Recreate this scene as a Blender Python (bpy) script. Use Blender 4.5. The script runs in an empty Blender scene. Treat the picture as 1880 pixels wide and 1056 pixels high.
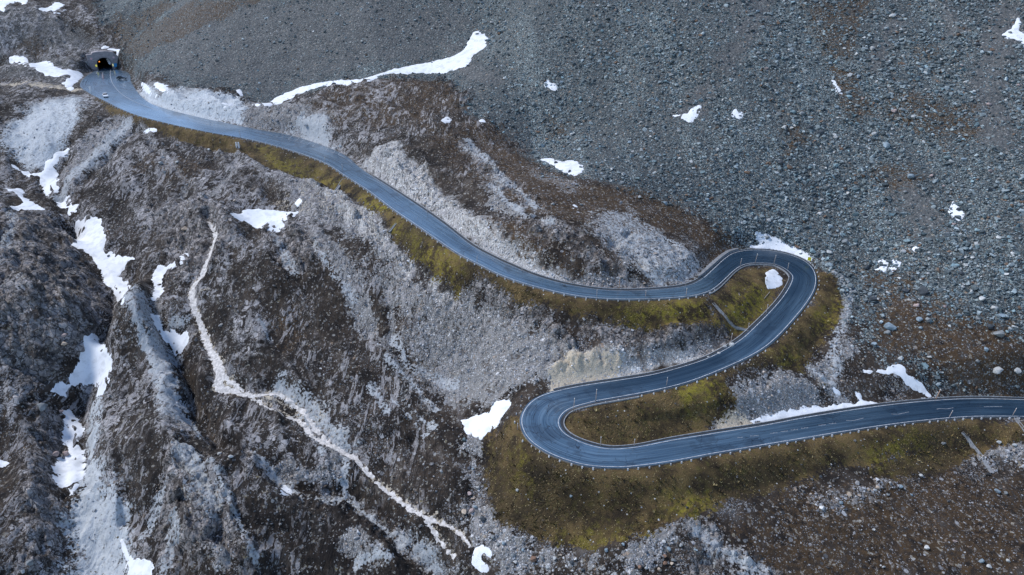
import bpy, bmesh, math, random
import numpy as np
from mathutils import Vector, Matrix, kdtree

random.seed(7)
rng = np.random.default_rng(7)
sc = bpy.context.scene
COL = sc.collection

# ------------------------------------------------------------------ camera
CAMZ = 100.0
PITCH = math.radians(25.0)
FPX = 1880 * 24.0 / 36.0
CP, SP = math.cos(PITCH), math.sin(PITCH)
cam_d = bpy.data.cameras.new("camera")
cam_d.lens = 24.0
cam_d.sensor_width = 36.0
cam_d.clip_start = 0.5
cam_d.clip_end = 5000
cam = bpy.data.objects.new("camera", cam_d)
cam.location = (0, 0, CAMZ)
cam.rotation_euler = (math.radians(90) - PITCH, 0, 0)
COL.objects.link(cam)
sc.camera = cam


def ray(px, py):
    """direction per unit of depth for a point read off the photograph"""
    u = (np.asarray(px, float) - 940) / FPX
    v = (528 - np.asarray(py, float)) / FPX
    return u, CP + v * SP, v * CP - SP


def at_depth(px, py, d):
    a, b, c = ray(px, py)
    return a * d, b * d, CAMZ + c * d


def at_z(px, py, z):                       # z relative to the camera
    a, b, c = ray(px, py)
    d = z / c
    return a * d, b * d, CAMZ + z + 0 * d


# ------------------------------------------------------------------ noise
def _h(ix, iy, s):
    h = (ix.astype(np.int64) * 374761393 + iy.astype(np.int64) * 668265263 + s * 1442695041) & 0xFFFFFFFF
    h = ((h ^ (h >> 13)) * 1274126177) & 0xFFFFFFFF
    h = h ^ (h >> 16)
    return (h & 0xFFFF).astype(np.float32) / 65535.0


def vnoise(x, y, s=0):
    x0 = np.floor(x); y0 = np.floor(y)
    fx = (x - x0).astype(np.float32); fy = (y - y0).astype(np.float32)
    ix = x0.astype(np.int64); iy = y0.astype(np.int64)
    u = fx * fx * fx * (fx * (fx * 6 - 15) + 10)
    v = fy * fy * fy * (fy * (fy * 6 - 15) + 10)

    def g(i, j, dx, dy):
        a = _h(i, j, s) * 6.2831853
        return np.cos(a) * dx + np.sin(a) * dy
    n00 = g(ix, iy, fx, fy); n10 = g(ix + 1, iy, fx - 1, fy)
    n01 = g(ix, iy + 1, fx, fy - 1); n11 = g(ix + 1, iy + 1, fx - 1, fy - 1)
    return ((n00 * (1 - u) + n10 * u) * (1 - v) + (n01 * (1 - u) + n11 * u) * v) * 1.5


def fbm(x, y, o=4, s=0, gain=.5):
    r = 0; a = 1.0; t = 0
    for k in range(o):
        r = r + a * vnoise(x, y, s + k * 17)
        t += a; a *= gain; x = x * 2.03 + 13.7; y = y * 2.03 - 7.1
    return r / t


def ridged(x, y, o=4, s=0, gain=.5):
    r = 0; a = 1.0; t = 0
    for k in range(o):
        r = r + a * (1 - 2 * np.abs(vnoise(x, y, s + k * 17)))
        t += a; a *= gain; x = x * 2.1 + 3.7; y = y * 2.1 - 5.1
    return r / t


def sstep(a, b, x):
    t = np.clip((x - a) / (b - a), 0, 1)
    return t * t * (3 - 2 * t)


# ------------------------------------------------------------------ traced road
# both painted edges, station by station: lower/outer side, upper/inner side
ST = [(2250, 792, 2250, 756), (2050, 775, 2050, 742), (1960, 768, 1960, 737), (1880, 764.5, 1880, 734), (1783.6, 764.5, 1783.6, 732),
      (1707, 770.4, 1707, 736), (1630, 779.4, 1630, 743.6), (1553.5, 791, 1553.5, 754.3), (1476.7, 803.7, 1476.7, 767),
      (1400, 816.5, 1400, 781.4), (1309, 832, 1309, 796), (1232.5, 846, 1232.5, 808.8), (1160, 855.6, 1172, 820.5),
      (1117, 856.6, 1132, 824.5), (1079, 853.6, 1104, 822.5), (1043, 844.6, 1078, 816), (1007.4, 830.5, 1056, 807.5),
      (979.3, 812.6, 1038, 797), (964, 794.7, 1028, 786), (958, 775, 1025, 775), (961.4, 757.6, 1028, 765.3),
      (973, 741, 1036, 756), (992, 728, 1048, 749), (1022.8, 718, 1066, 743), (1066, 709, 1096, 735.6), (1130, 699, 1146, 726.7),
      (1194, 688.6, 1207, 715), (1245, 675.8, 1262, 701), (1296.4, 659, 1318, 680), (1334.8, 640, 1371, 656), (1365, 620, 1406, 635),
      (1387.7, 599, 1433, 611), (1412.7, 574, 1460, 581), (1435.5, 548, 1482, 553), (1450, 525.5, 1495, 529), (1455.5, 510, 1497, 508),
      (1451.4, 501.6, 1490, 491), (1440, 492.5, 1472, 476.5), (1422, 485, 1440, 465), (1399, 482.7, 1404, 459.5),
      (1376.4, 483.4, 1370, 460), (1360.5, 488, 1346, 465.5), (1346.8, 497, 1330, 475.5), (1331, 512, 1311, 493),
      (1312.7, 527.7, 1291, 511), (1294.5, 536.8, 1272, 521.5), (1263.6, 543.7, 1248, 527.5), (1212.5, 547.5, 1205, 532),
      (1161, 548.8, 1161, 534), (1110, 547.5, 1117, 533.5), (1059, 542.4, 1072, 528.5), (1008, 532, 1024, 519), (956.7, 518, 976, 504),
      (918.4, 504, 938, 488), (880, 485, 903, 472), (835, 461, 862, 449), (776, 420.4, 809, 408), (719.7, 382, 757, 372),
      (676, 349, 708, 340), (635, 323, 662, 310), (597, 299, 630, 284), (543, 278.5, 579, 263), (489.5, 263, 528, 248),
      (438, 251.6, 477, 239), (400, 245, 430, 229.5), (358, 237, 385, 220), (305, 225, 343, 210.5), (256, 212, 300, 199),
      (222, 199, 270, 187), (192, 184, 252, 170), (165, 171, 240, 150), (148, 157, 238, 139), (158, 141, 230, 131.5), (180, 127.5, 208, 127),
      (184, 123, 204, 123)]
ZK = [(0, -86), (3, -84.6), (4, -84), (11, -81), (19, -79), (26, -76), (31, -73), (36, -70), (41, -68.5), (47, -66.6), (55, -62.3),
      (61, -57), (65, -52.3), (69, -48.8), (73, -47.2), (74, -47.2)]
st_z = np.interp(np.arange(len(ST)), [k for k, _ in ZK], [z for _, z in ZK])
st_z = np.convolve(np.pad(st_z, 2, mode='edge'), np.ones(5) / 5, 'valid')
SA = np.array([[*at_z(a, b, z)] for (a, b, c, d), z in zip(ST, st_z)])
SB = np.array([[*at_z(c, d, z)] for (a, b, c, d), z in zip(ST, st_z)])
TUN = (SA[-2] + SB[-2]) / 2


def catmull(P, n=10):
    out = []
    m = len(P)
    for i in range(m - 1):
        p0 = P[max(i - 1, 0)]; p1 = P[i]; p2 = P[i + 1]; p3 = P[min(i + 2, m - 1)]
        for k in range(n):
            t = k / n
            out.append(.5 * ((2 * p1) + (-p0 + p2) * t + (2 * p0 - 5 * p1 + 4 * p2 - p3) * t * t + (-p0 + 3 * p1 - 3 * p2 + p3) * t ** 3))
    out.append(P[-1])
    return np.array(out)


# keep both edges on one lateral line and resample evenly
SUB = 12
EA = catmull(SA, SUB); EB = catmull(SB, SUB)
for E in (EA, EB):
    k = 9
    Ep = np.pad(E, ((k, k), (0, 0)), mode='edge')
    sm = np.stack([np.convolve(Ep[:, c], np.ones(2 * k + 1) / (2 * k + 1), 'valid') for c in range(3)], 1)
    E[:, 2] = sm[:, 2]
EM = (EA + EB) / 2
NST = len(EM)
seglen = np.linalg.norm(np.diff(EM, axis=0), axis=1)
ARC = np.concatenate([[0], np.cumsum(seglen)])
LATW = np.linalg.norm(EA - EB, axis=1)
LAT = (EB - EA) / LATW[:, None]                # from lower edge to upper edge


def sidx(station):                            # traced station number -> fine index
    return int(round(station * SUB))


# ------------------------------------------------------------------ terrain base: thin plate through surveyed points and shaped unseen slopes
CD = [(1880, 700, 143), (1880, 500, 159), (1880, 300, 180), (1880, 120, 203), (1880, 0, 221), (1600, 640, 153), (1600, 480, 175), (1600, 300, 194),
      (1600, 120, 218), (1600, 0, 238), (1300, 420, 186), (1300, 300, 199.5), (1300, 120, 224), (1300, 0, 245), (1000, 120, 248), (1000, 0, 272),
      (700, 0, 305), (500, 100, 300), (500, 0, 325), (350, 100, 308), (350, 0, 350), (260, 95, 352), (260, 0, 405), (193, 60, 392), (193, 0, 428),
      (100, 0, 432), (0, 0, 430), (0, 50, 380), (100, 60, 388), (2200, 500, 150), (2200, 200, 185), (2200, -100, 220), (1400, -250, 292),
      (900, -250, 355), (-300, 50, 420)]
CZ = [(1000, 270, -54), (700, 132, -38), (890, 70, -26), (470, 190, -50), (330, 192, -49.2), (193, 96, -39.5), (150, 112, -42), (240, 112, -40), (130, 140, -46.6), (60, 120, -45), (0, 110, -45.5),
      (0, 160, -47.5), (80, 162, -48.3), (60, 250, -58), (150, 200, -52), (20, 280, -62), (85, 330, -68), (200, 260, -59), (120, 430, -75),
      (200, 500, -80), (215, 550, -82), (150, 700, -90), (125, 860, -96), (180, 1000, -101), (180, 1056, -103), (30, 450, -70), (80, 560, -75),
      (30, 700, -86), (30, 900, -93), (0, 1056, -95), (250, 600, -80), (280, 800, -89), (330, 1000, -96), (290, 540, -79), (320, 630, -86),
      (350, 780, -92), (640, 910, -95), (800, 1030, -98), (390, 410, -67), (370, 560, -79), (410, 700, -87), (560, 770, -90), (650, 840, -92),
      (780, 950, -94), (870, 1000, -94), (500, 500, -72), (600, 600, -80), (720, 700, -85), (800, 850, -91), (700, 560, -76), (850, 650, -80),
      (600, 420, -67), (480, 400, -66.5), (330, 330, -63), (550, 350, -62.5), (880, 770, -84.5), (870, 900, -91.7), (930, 980, -92), (1000, 1040, -94),
      (1100, 950, -86.5), (950, 900, -87), (1100, 1050, -91.5), (1250, 1000, -88.5), (1400, 900, -87), (1400, 1050, -91), (1700, 850, -88),
      (1700, 1050, -92), (1880, 850, -88.5), (1880, 1050, -92.5), (900, 1300, -104), (1700, 1300, -99), (200, 1300, -112), (-300, 1100, -97),
      (-300, 700, -80), (-300, 400, -58), (-300, 200, -45), (2200, 1050, -93), (2200, 760, -85.5), (900, 380, -56.5), (850, 240, -49.5), (850, 180, -42.5),
      (1200, 430, -61.5), (1050, 300, -54), (700, 250, -52), (600, 200, -48.5), (1520, 560, -73.5), (1550, 700, -80.5)]
CW = [(200, 400, 130), (40, 470, 120), (-130, 560, 60), (-380, 640, 30), (330, 260, 70), (-620, 500, 20), (400, 500, 200), (0, 690, 160), (-300, 690, 60),  # out-of-view slopes, heights shaped for what the road mirrors
      (420, 120, 0), (-250, 60, -60)]
pts = [at_depth(*c) for c in CD] + [at_z(*c) for c in CZ] + [(x, y, z + CAMZ) for x, y, z in CW]
for i in range(0, len(ST), 2):
    pts.append(tuple((SA[i] + SB[i]) / 2))
pts = np.array(pts)


def tps_fit(P, lam):
    X = P[:, :2] / 100
    n = len(X)
    r2 = ((X[:, None] - X[None]) ** 2).sum(-1)
    K = .5 * r2 * np.log(r2 + 1e-9)
    K[np.diag_indices(n)] += lam
    Q = np.c_[np.ones(n), X]
    A = np.block([[K, Q], [Q.T, np.zeros((3, 3))]])
    return X, np.linalg.solve(A, np.r_[P[:, 2], np.zeros(3)])


TX, TW = tps_fit(pts, 2e-3)


def tps(x, y):
    x = (np.asarray(x, np.float32) / 100).ravel(); y = (np.asarray(y, np.float32) / 100).ravel()
    out = (TW[-3] + TW[-2] * x + TW[-1] * y).astype(np.float32)
    for (a, b), w in zip(TX.astype(np.float32), TW):
        r2 = (x - a) ** 2 + (y - b) ** 2 + 1e-9
        out += np.float32(.5 * w) * r2 * np.log(r2)
    return out


# ground sheet grid: spacing grows with distance from the drone's foot
K = 0.0024; Y0 = 48.0; U = 1.35; DU = 0.0024
NR = int(math.log(690 / Y0) / K) + 1
NC = int(2 * U / DU) + 1
gy = Y0 * np.exp(np.arange(NR) * K)
gu = -U + np.arange(NC) * DU
GY = np.repeat(gy[:, None], NC, 1).astype(np.float32)
GX = (gy[:, None] * gu[None]).astype(np.float32)
# the smooth base only needs a coarse evaluation
ci = np.unique(np.r_[np.arange(0, NR, 6), NR - 1]); cj = np.unique(np.r_[np.arange(0, NC, 6), NC - 1])
base_c = tps(GX[np.ix_(ci, cj)], GY[np.ix_(ci, cj)]).reshape(len(ci), len(cj))
tmp = np.stack([np.interp(np.arange(NC), cj, base_c[k]) for k in range(len(ci))])
ii = np.searchsorted(ci, np.arange(NR), side='right') - 1
ii = np.clip(ii, 0, len(ci) - 2)
ft = ((np.arange(NR) - ci[ii]) / (ci[ii + 1] - ci[ii]))[:, None]
H = (tmp[ii] * (1 - ft) + tmp[ii + 1] * ft).astype(np.float32)


def samp(F, x, y):
    x = np.asarray(x, float); y = np.asarray(y, float)
    yy = np.maximum(y, Y0 * 1.0001)
    fi = np.clip(np.log(yy / Y0) / K, 0, NR - 1.001)
    fj = np.clip((x / yy + U) / DU, 0, NC - 1.001)
    i = fi.astype(int); j = fj.astype(int)
    a = fi - i; b = fj - j
    return (F[i, j] * (1 - a) * (1 - b) + F[i + 1, j] * a * (1 - b) + F[i, j + 1] * (1 - a) * b + F[i + 1, j + 1] * a * b)


STEPS = 70 * np.exp(np.linspace(0, math.log(560 / 70), 520))


def unproj(px, py):
    """where the line of sight meets the ground (current H)"""
    px = np.atleast_1d(np.asarray(px, float)); py = np.atleast_1d(np.asarray(py, float))
    out = np.zeros((len(px), 3)); dep = np.zeros(len(px))
    for s in range(0, len(px), 4000):
        a, b, c = ray(px[s:s + 4000], py[s:s + 4000])
        D = STEPS[None]
        zz = CAMZ + c[:, None] * D
        hh = samp(H, a[:, None] * D, b[:, None] * D)
        below = zz < hh
        k = np.where(below.any(1), below.argmax(1), len(STEPS) - 1)
        k = np.maximum(k, 1)
        r = np.arange(len(k))
        g0 = zz[r, k - 1] - hh[r, k - 1]; g1 = zz[r, k] - hh[r, k]
        t = np.clip(g0 / np.where(np.abs(g0 - g1) < 1e-6, 1e-6, g0 - g1), 0, 1)
        d = STEPS[k - 1] + t * (STEPS[k] - STEPS[k - 1])
        out[s:s + 4000] = np.stack([a * d, b * d, CAMZ + c * d], 1)
        dep[s:s + 4000] = d
    return out, dep


def W2(poly):
    p = np.array(poly, float)
    return unproj(p[:, 0], p[:, 1])[0][:, :2]


def seg_dist(P, x, y, closed=False):
    """distance to a polyline and, for a closed one, inside test"""
    n = len(P)
    best = np.full(x.shape, 1e9, np.float32)
    par = np.zeros(x.shape, np.float32)
    ins = np.zeros(x.shape, bool)
    for i in range(n if closed else n - 1):
        ax, ay = P[i]; bx, by = P[(i + 1) % n]
        dx, dy = bx - ax, by - ay
        L = dx * dx + dy * dy + 1e-9
        t = np.clip(((x - ax) * dx + (y - ay) * dy) / L, 0, 1)
        d = (x - ax - t * dx) ** 2 + (y - ay - t * dy) ** 2
        m = d < best
        best = np.where(m, d, best); par = np.where(m, i + t, par)
        if closed and ay != by:
            c = ((ay > y) != (by > y)) & (x < (bx - ax) * (y - ay) / (by - ay) + ax)
            ins ^= c
    return np.sqrt(best), par, ins


def bbox_sel(P, m):
    return (GX > P[:, 0].min() - m) & (GX < P[:, 0].max() + m) & (GY > P[:, 1].min() - m) & (GY < P[:, 1].max() + m)


WARP1 = fbm(GX / 9, GY / 9, 4, 11).astype(np.float32)
WARP2 = fbm(GX / 2.5, GY / 2.5, 3, 23).astype(np.float32)


def zone(F, poly, val=1.0, soft=3.0, rough=4.0):
    P = W2(poly)
    m = bbox_sel(P, soft + rough)
    if not m.any():
        return
    x, y = GX[m], GY[m]
    d, _, ins = seg_dist(P, x, y, True)
    sd = np.where(ins, d, -d) + rough * (WARP1[m] * .9 + WARP2[m] * .5)
    w = sstep(-soft, soft, sd) * val
    F[m] = np.maximum(F[m], w) if val > 0 else np.minimum(F[m], 1 + val * sstep(-soft, soft, sd)) if val > -1 else F[m] * (1 - sstep(-soft, soft, sd))


def stroke(F, line, width, val=1.0, soft=1.0, rough=1.0, closed=False):
    P = W2(line)
    wmax = np.max(width) + soft + rough
    m = bbox_sel(P, wmax)
    if not m.any():
        return
    x, y = GX[m], GY[m]
    d, par, _ = seg_dist(P, x, y)
    w_ = np.interp(par, np.arange(len(line)), width) if np.ndim(width) else width
    sd = w_ - d + rough * (WARP1[m] * .7 + WARP2[m] * .8)
    w = sstep(-soft, soft, sd) * val
    F[m] = np.maximum(F[m], w)


Z = lambda: np.zeros((NR, NC), np.float32)
scree, turf, pale, rock, dirt, brown, lush, dark, silt, bright, fines = (Z() for _ in range(11))
# ---- scree of the big slope
zone(scree, [(180, 30), (215, 75), (245, 125), (330, 163), (430, 178), (470, 200), (520, 190), (620, 160), (700, 150), (800, 145), (850, 175), (870, 222), (920, 232), (965, 290), (1000, 320),
             (1075, 335), (1180, 352), (1290, 410), (1380, 452), (1480, 472), (1540, 540), (1570, 620), (1640, 668), (1760, 690), (1880, 715), (2300, 730),
             (2300, -400), (900, -500), (300, -300), (150, -100)], soft=5, rough=8)
for p in ([(1483, 0), (1490, 60), (1530, 110), (1560, 120), (1575, 60), (1590, 0)], [(1520, 120), (1560, 200), (1600, 210), (1570, 130)], [(1560, 210), (1590, 225), (1600, 200), (1580, 180)],
          [(1690, 90), (1720, 140), (1730, 120), (1710, 80)], [(1440, 240), (1450, 290), (1475, 270), (1470, 235)], [(1640, 170), (1640, 210), (1700, 250), (1800, 260), (1790, 200), (1700, 180)],
          [(1600, 320), (1640, 350), (1700, 340), (1690, 310), (1640, 300)], [(1560, 560), (1640, 520), (1800, 570), (1900, 600), (1900, 720), (1760, 680), (1620, 650)],
          [(1570, 480), (1680, 500), (1680, 540), (1590, 530)], [(1000, 220), (1030, 225), (1045, 250), (1020, 245)], [(620, 150), (830, 150), (850, 200), (790, 225), (700, 240), (600, 230), (560, 200)],
          [(380, 0), (480, 0), (350, 60), (250, 110), (230, 90), (280, 40)], [(240, 30), (300, 0), (330, 0), (250, 60)], [(200, 60), (240, 100), (250, 60), (215, 20)],
          [(880, 225), (960, 290), (1080, 340), (1180, 370), (1280, 440), (1180, 430), (1050, 400), (960, 390), (860, 330), (790, 270), (800, 240)],
          [(1130, 345), (1250, 380), (1350, 440), (1390, 460), (1310, 470), (1240, 430)],
          [(1010, 420), (1060, 470), (1120, 490), (1060, 500), (930, 440), (900, 400), (960, 400)]):
    zone(brown, p, soft=3, rough=6)
zone(scree, [(1590, 600), (1640, 545), (1760, 590), (1900, 640), (1900, 720), (1760, 690), (1640, 668)], -.7, soft=5, rough=8)
# ---- mossy embankments
T = [[(432, 258), (500, 272), (600, 305), (640, 330), (720, 390), (800, 448), (880, 492), (905, 505), (885, 530), (840, 548), (815, 528), (770, 490), (722, 450), (705, 405), (660, 375), (622, 350), (570, 336), (500, 318), (450, 290)],
     [(1325, 525), (1360, 498), (1420, 492), (1440, 510), (1410, 560), (1375, 607), (1345, 600), (1300, 565)],
     [(1500, 490), (1530, 510), (1548, 560), (1530, 600), (1490, 660), (1465, 688), (1420, 676), (1380, 690), (1330, 712), (1200, 735), (1150, 735), (1270, 708), (1350, 680), (1420, 640), (1490, 560)],
     [(1035, 770), (1080, 745), (1200, 725), (1320, 700), (1345, 735), (1290, 785), (1200, 812), (1120, 820), (1060, 805)],
     [(890, 800), (950, 785), (1000, 835), (1100, 862), (1250, 852), (1450, 815), (1700, 778), (1880, 772), (2100, 790), (2100, 830), (1800, 825), (1650, 840), (1480, 880), (1350, 925), (1250, 960), (1180, 995), (1080, 1020), (1000, 995), (920, 960), (885, 880)],
     [(880, 520), (960, 530), (1150, 560), (1290, 550), (1320, 595), (1200, 605), (1050, 590), (950, 575), (900, 550)],
     [(165, 178), (210, 200), (260, 220), (400, 252), (440, 262), (430, 285), (330, 262), (260, 240), (205, 215)],
     [(1650, 830), (1760, 815), (1880, 790), (1880, 800), (1770, 850), (1700, 880), (1600, 870)]]
for i, p in enumerate(T):
    zone(turf, p, soft=1.2, rough=2.0)
for p in ([(722, 425), (760, 440), (800, 480), (840, 520), (840, 545), (800, 520), (745, 470)], [(480, 275), (560, 310), (620, 340), (560, 335), (500, 310)], [(1370, 520), (1410, 530), (1400, 570), (1360, 590), (1330, 560)],
          [(1500, 590), (1545, 540), (1540, 570), (1500, 620)], [(1440, 650), (1475, 670), (1465, 688), (1430, 676)], [(1240, 725), (1300, 705), (1320, 720), (1260, 750)], [(1230, 935), (1300, 905), (1325, 922), (1250, 955)],
          [(1080, 985), (1180, 990), (1080, 1020), (1020, 1005)], [(1130, 575), (1290, 565), (1310, 590), (1150, 600)], [(640, 360), (700, 380), (720, 400), (690, 395)], [(1600, 830), (1680, 800), (1700, 830), (1620, 850)],
          [(960, 860), (985, 865), (975, 890), (950, 885)]):
    zone(lush, p, soft=3, rough=4)
# ---- pale grit and rubble
for p in ([(470, 312), (560, 335), (640, 365), (712, 430), (760, 490), (830, 552), (930, 570), (1040, 610), (1040, 650), (1010, 695), (960, 715), (900, 735), (820, 740), (740, 650), (715, 560), (690, 500), (640, 440), (560, 420), (540, 392), (540, 360)],
          [(655, 292), (720, 275), (790, 325), (850, 385), (960, 450), (1030, 490), (1100, 500), (1230, 520), (1265, 522), (1200, 530), (1090, 528), (1000, 505), (900, 455), (760, 362), (700, 325)],
          [(1085, 390), (1150, 390), (1230, 440), (1300, 500), (1270, 520), (1200, 510), (1130, 480), (1080, 430)], [(840, 265), (880, 300), (960, 350), (990, 380), (940, 360), (870, 320)], [(890, 340), (960, 390), (1020, 425), (960, 410), (900, 370)],
          [(1030, 655), (1180, 640), (1330, 622), (1300, 655), (1180, 685), (1020, 712)], [(1350, 700), (1450, 690), (1515, 735), (1480, 755), (1390, 772), (1290, 772), (1300, 745)],
          [(248, 150), (320, 162), (440, 188), (452, 216), (350, 210), (290, 196), (262, 178)], [(450, 190), (540, 195), (620, 215), (600, 245), (640, 275), (560, 255), (480, 235), (440, 225)],
          [(145, 745), (200, 740), (175, 800), (160, 880), (210, 900), (225, 980), (240, 1060), (120, 1060), (140, 940), (150, 880), (150, 800)],
          [(0, 270), (60, 190), (150, 180), (165, 210), (120, 290), (80, 320), (40, 300)], [(235, 215), (255, 235), (200, 280), (120, 340), (105, 330), (170, 250)],
          [(1530, 500), (1565, 560), (1560, 640), (1535, 700), (1515, 690), (1545, 600)], [(862, 800), (888, 800), (888, 900), (910, 970), (1000, 1015), (1110, 1030), (1200, 965), (1300, 930), (1240, 1000), (1200, 1060), (870, 1060), (868, 960), (855, 880)],
          [(1490, 925), (1560, 895), (1625, 885), (1620, 905), (1540, 935)], [(1420, 740), (1500, 740), (1560, 735), (1500, 750), (1400, 770)], [(1740, 815), (1880, 800), (1880, 860), (1800, 870)]):
    zone(pale, p, soft=2, rough=6)
for l, w in (([(1460, 650), (1500, 690), (1540, 725), (1590, 745)], 1.4), ([(300, 640), (310, 700), (320, 760), (330, 800)], 2.2), ([(255, 560), (280, 620), (300, 700), (310, 780)], 1.5), ([(340, 850), (370, 900), (400, 960), (420, 1056)], 1.6),
             ([(480, 865), (540, 900), (640, 910), (690, 950), (760, 1000), (830, 1056)], 1.0), ([(285, 540), (300, 620), (330, 680), (350, 740)], .7), ([(255, 225), (290, 285), (345, 340), (335, 372), (375, 392)], 1.1),
             ([(435, 270), (432, 320), (390, 375)], 1.3), ([(255, 245), (225, 268), (160, 320), (120, 365)], 1.2), ([(690, 470), (720, 560), (720, 620), (700, 640), (760, 720), (790, 760)], .9), ([(560, 430), (620, 480), (660, 560), (680, 620)], 2.5), ([(520, 870), (600, 880), (625, 850), (590, 800), (570, 770)], 1.6),
             ([(1765, 792), (1800, 840), (1830, 880)], .7), ([(1270, 975), (1330, 1010), (1400, 1056)], 1.6), ([(640, 1000), (700, 1040)], 1.5)):
    stroke(pale, l, w, soft=1.2, rough=2.0)
# ---- bare bedrock
for p in ([(0, 380), (60, 400), (130, 420), (150, 480), (190, 520), (195, 560), (170, 600), (150, 650), (120, 690), (60, 720), (0, 700)], [(60, 720), (120, 760), (115, 830), (100, 900), (130, 960), (110, 1060), (30, 1060), (60, 900), (70, 800)],
          [(270, 390), (340, 375), (420, 400), (440, 440), (400, 500), (330, 540), (300, 470)], [(320, 820), (380, 860), (430, 950), (450, 1056), (300, 1056), (300, 920)], [(1250, 975), (1330, 990), (1430, 1056), (1280, 1056)],
          [(870, 545), (980, 560), (1060, 600), (1040, 640), (960, 600), (890, 575)], [(500, 400), (560, 430), (590, 490), (540, 500), (480, 450)], [(930, 520), (1060, 500), (1240, 520), (1100, 530)], [(560, 760), (640, 820), (700, 840), (640, 850), (580, 810)]):
    zone(rock, p, soft=2, rough=5)
zone(dark, [(200, 210), (330, 260), (430, 280), (430, 340), (370, 380), (300, 400), (210, 420), (150, 400), (180, 340), (250, 270)], .8, soft=8, rough=8)
zone(dark, [(340, 520), (420, 560), (560, 660), (620, 760), (500, 720), (430, 700), (390, 620)], .8, soft=8, rough=8)
zone(dark, [(220, 640), (330, 720), (420, 900), (560, 1056), (300, 1056), (250, 900), (210, 760)], .7, soft=8, rough=8)
zone(dark, [(400, 760), (520, 780), (600, 860), (520, 900), (640, 930), (780, 1056), (500, 1056), (440, 900)], .8, soft=8, rough=8)
zone(dark, [(1300, 1000), (1500, 900), (1700, 880), (1900, 880), (1900, 1080), (1400, 1080)], .6, soft=8, rough=8)
zone(dark, [(0, 170), (120, 180), (160, 200), (110, 250), (60, 240), (0, 260)], .8, soft=5, rough=8)
zone(dark, [(1330, 1056), (1300, 930), (1480, 870), (1650, 840), (1640, 880), (1480, 930)], .5, soft=5, rough=8)
# ---- washed silt and the whitest quarry banks
for p in ([(160, 745), (200, 738), (190, 790), (175, 850), (190, 890), (215, 900), (226, 980), (242, 1070), (112, 1070), (122, 960), (142, 900), (150, 850), (150, 790)], [(300, 166), (370, 172), (430, 190), (448, 206), (440, 215), (390, 208), (340, 200), (300, 186)],
          [(255, 155), (300, 190), (290, 195), (258, 172)], [(560, 215), (600, 225), (610, 262), (560, 250), (535, 232)], [(0, 270), (60, 195), (150, 185), (150, 220), (120, 280), (80, 315), (30, 290)]):
    zone(silt, p, soft=3, rough=5)
for l, w in (([(250, 222), (235, 240), (190, 280), (140, 330), (110, 350)], 3), ([(300, 650), (315, 720), (325, 780)], 2), ([(345, 860), (375, 910), (395, 950)], 2.2), ([(255, 560), (285, 640), (300, 700)], 1.2), ([(1300, 1010), (1350, 1030), (1400, 1056)], 1.5), ([(520, 720), (560, 745), (600, 790), (640, 835)], 1.6), ([(860, 280), (900, 310), (930, 345)], 1.4)):
    stroke(silt, l, w, .8, soft=1.5, rough=2.5)
for p in ([(655, 292), (720, 275), (790, 325), (850, 385), (960, 450), (1030, 490), (1100, 505), (1230, 522), (1200, 530), (1090, 528), (1000, 505), (900, 455), (760, 362), (700, 325)], [(1030, 655), (1180, 640), (1330, 622), (1300, 655), (1180, 685), (1020, 712)],
          [(560, 335), (640, 365), (712, 430), (760, 490), (830, 552), (800, 560), (740, 520), (690, 470), (620, 400)], [(1130, 470), (1140, 480), (1135, 485)]):
    zone(bright, p, soft=4, rough=5)
for l, w, v in (([(245, 583), (270, 643), (295, 703), (312, 765)], 1.1, 1), ([(320, 723), (350, 778), (370, 813)], .5, 1), ([(345, 848), (370, 888), (380, 923)], 1.6, 1), ([(395, 878), (430, 953), (460, 1018), (475, 1056)], .45, 1), ([(300, 928), (280, 968), (268, 993)], 1.3, .8),
             ([(325, 963), (320, 1008), (308, 1056)], 1.2, .8), ([(470, 848), (500, 873), (550, 903), (600, 912), (645, 913), (675, 938), (725, 978), (775, 1008), (815, 1056)], .55, 1), ([(635, 848), (634, 875), (632, 905)], .6, 1), ([(555, 924), (585, 922), (615, 928)], .9, 1), ([(655, 1038), (685, 1036), (712, 1043)], .8, 1),
             ([(685, 718), (700, 745), (712, 770)], .7, .8), ([(720, 743), (750, 775), (782, 808)], .35, .9), ([(735, 738), (770, 775), (800, 800)], .3, .9), ([(725, 633), (750, 678), (800, 693), (840, 703)], .9, .8), ([(712, 673), (760, 718), (802, 760)], .45, .9), ([(480, 608), (495, 638)], .7, .9), ([(322, 600), (345, 600)], 1.0, .8),
             ([(505, 440), (525, 470), (540, 500)], 1.2, .7), ([(580, 470), (620, 520), (650, 560)], .8, .7), ([(515, 715), (545, 728), (575, 765), (610, 805), (640, 835)], .5, 1), ([(560, 770), (565, 800), (600, 815)], .5, .9), ([(555, 740), (560, 765)], .4, .9), ([(570, 800), (590, 830), (595, 850)], .5, .8),
             ([(860, 265), (890, 300), (940, 345), (985, 380)], 1.0, .9), ([(900, 345), (930, 370), (975, 400), (1010, 420)], .9, .9), ([(1150, 470), (1190, 500), (1240, 520)], .6, .9), ([(20, 400), (35, 430), (10, 470)], 1.2, .7), ([(100, 270), (60, 300), (0, 285)], 1.0, .6), ([(1280, 985), (1320, 1010), (1370, 1040), (1400, 1060)], 1.1, .9), ([(1460, 655), (1500, 692), (1525, 706)], .5, 1),
             ([(1530, 505), (1560, 530), (1556, 570), (1540, 610), (1530, 640), (1535, 690)], 1.0, .7), ([(1700, 722), (1760, 718), (1830, 722), (1880, 724)], .5, .8)):
    stroke(silt, l, w, v * .85, soft=.7, rough=1.3)
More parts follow.
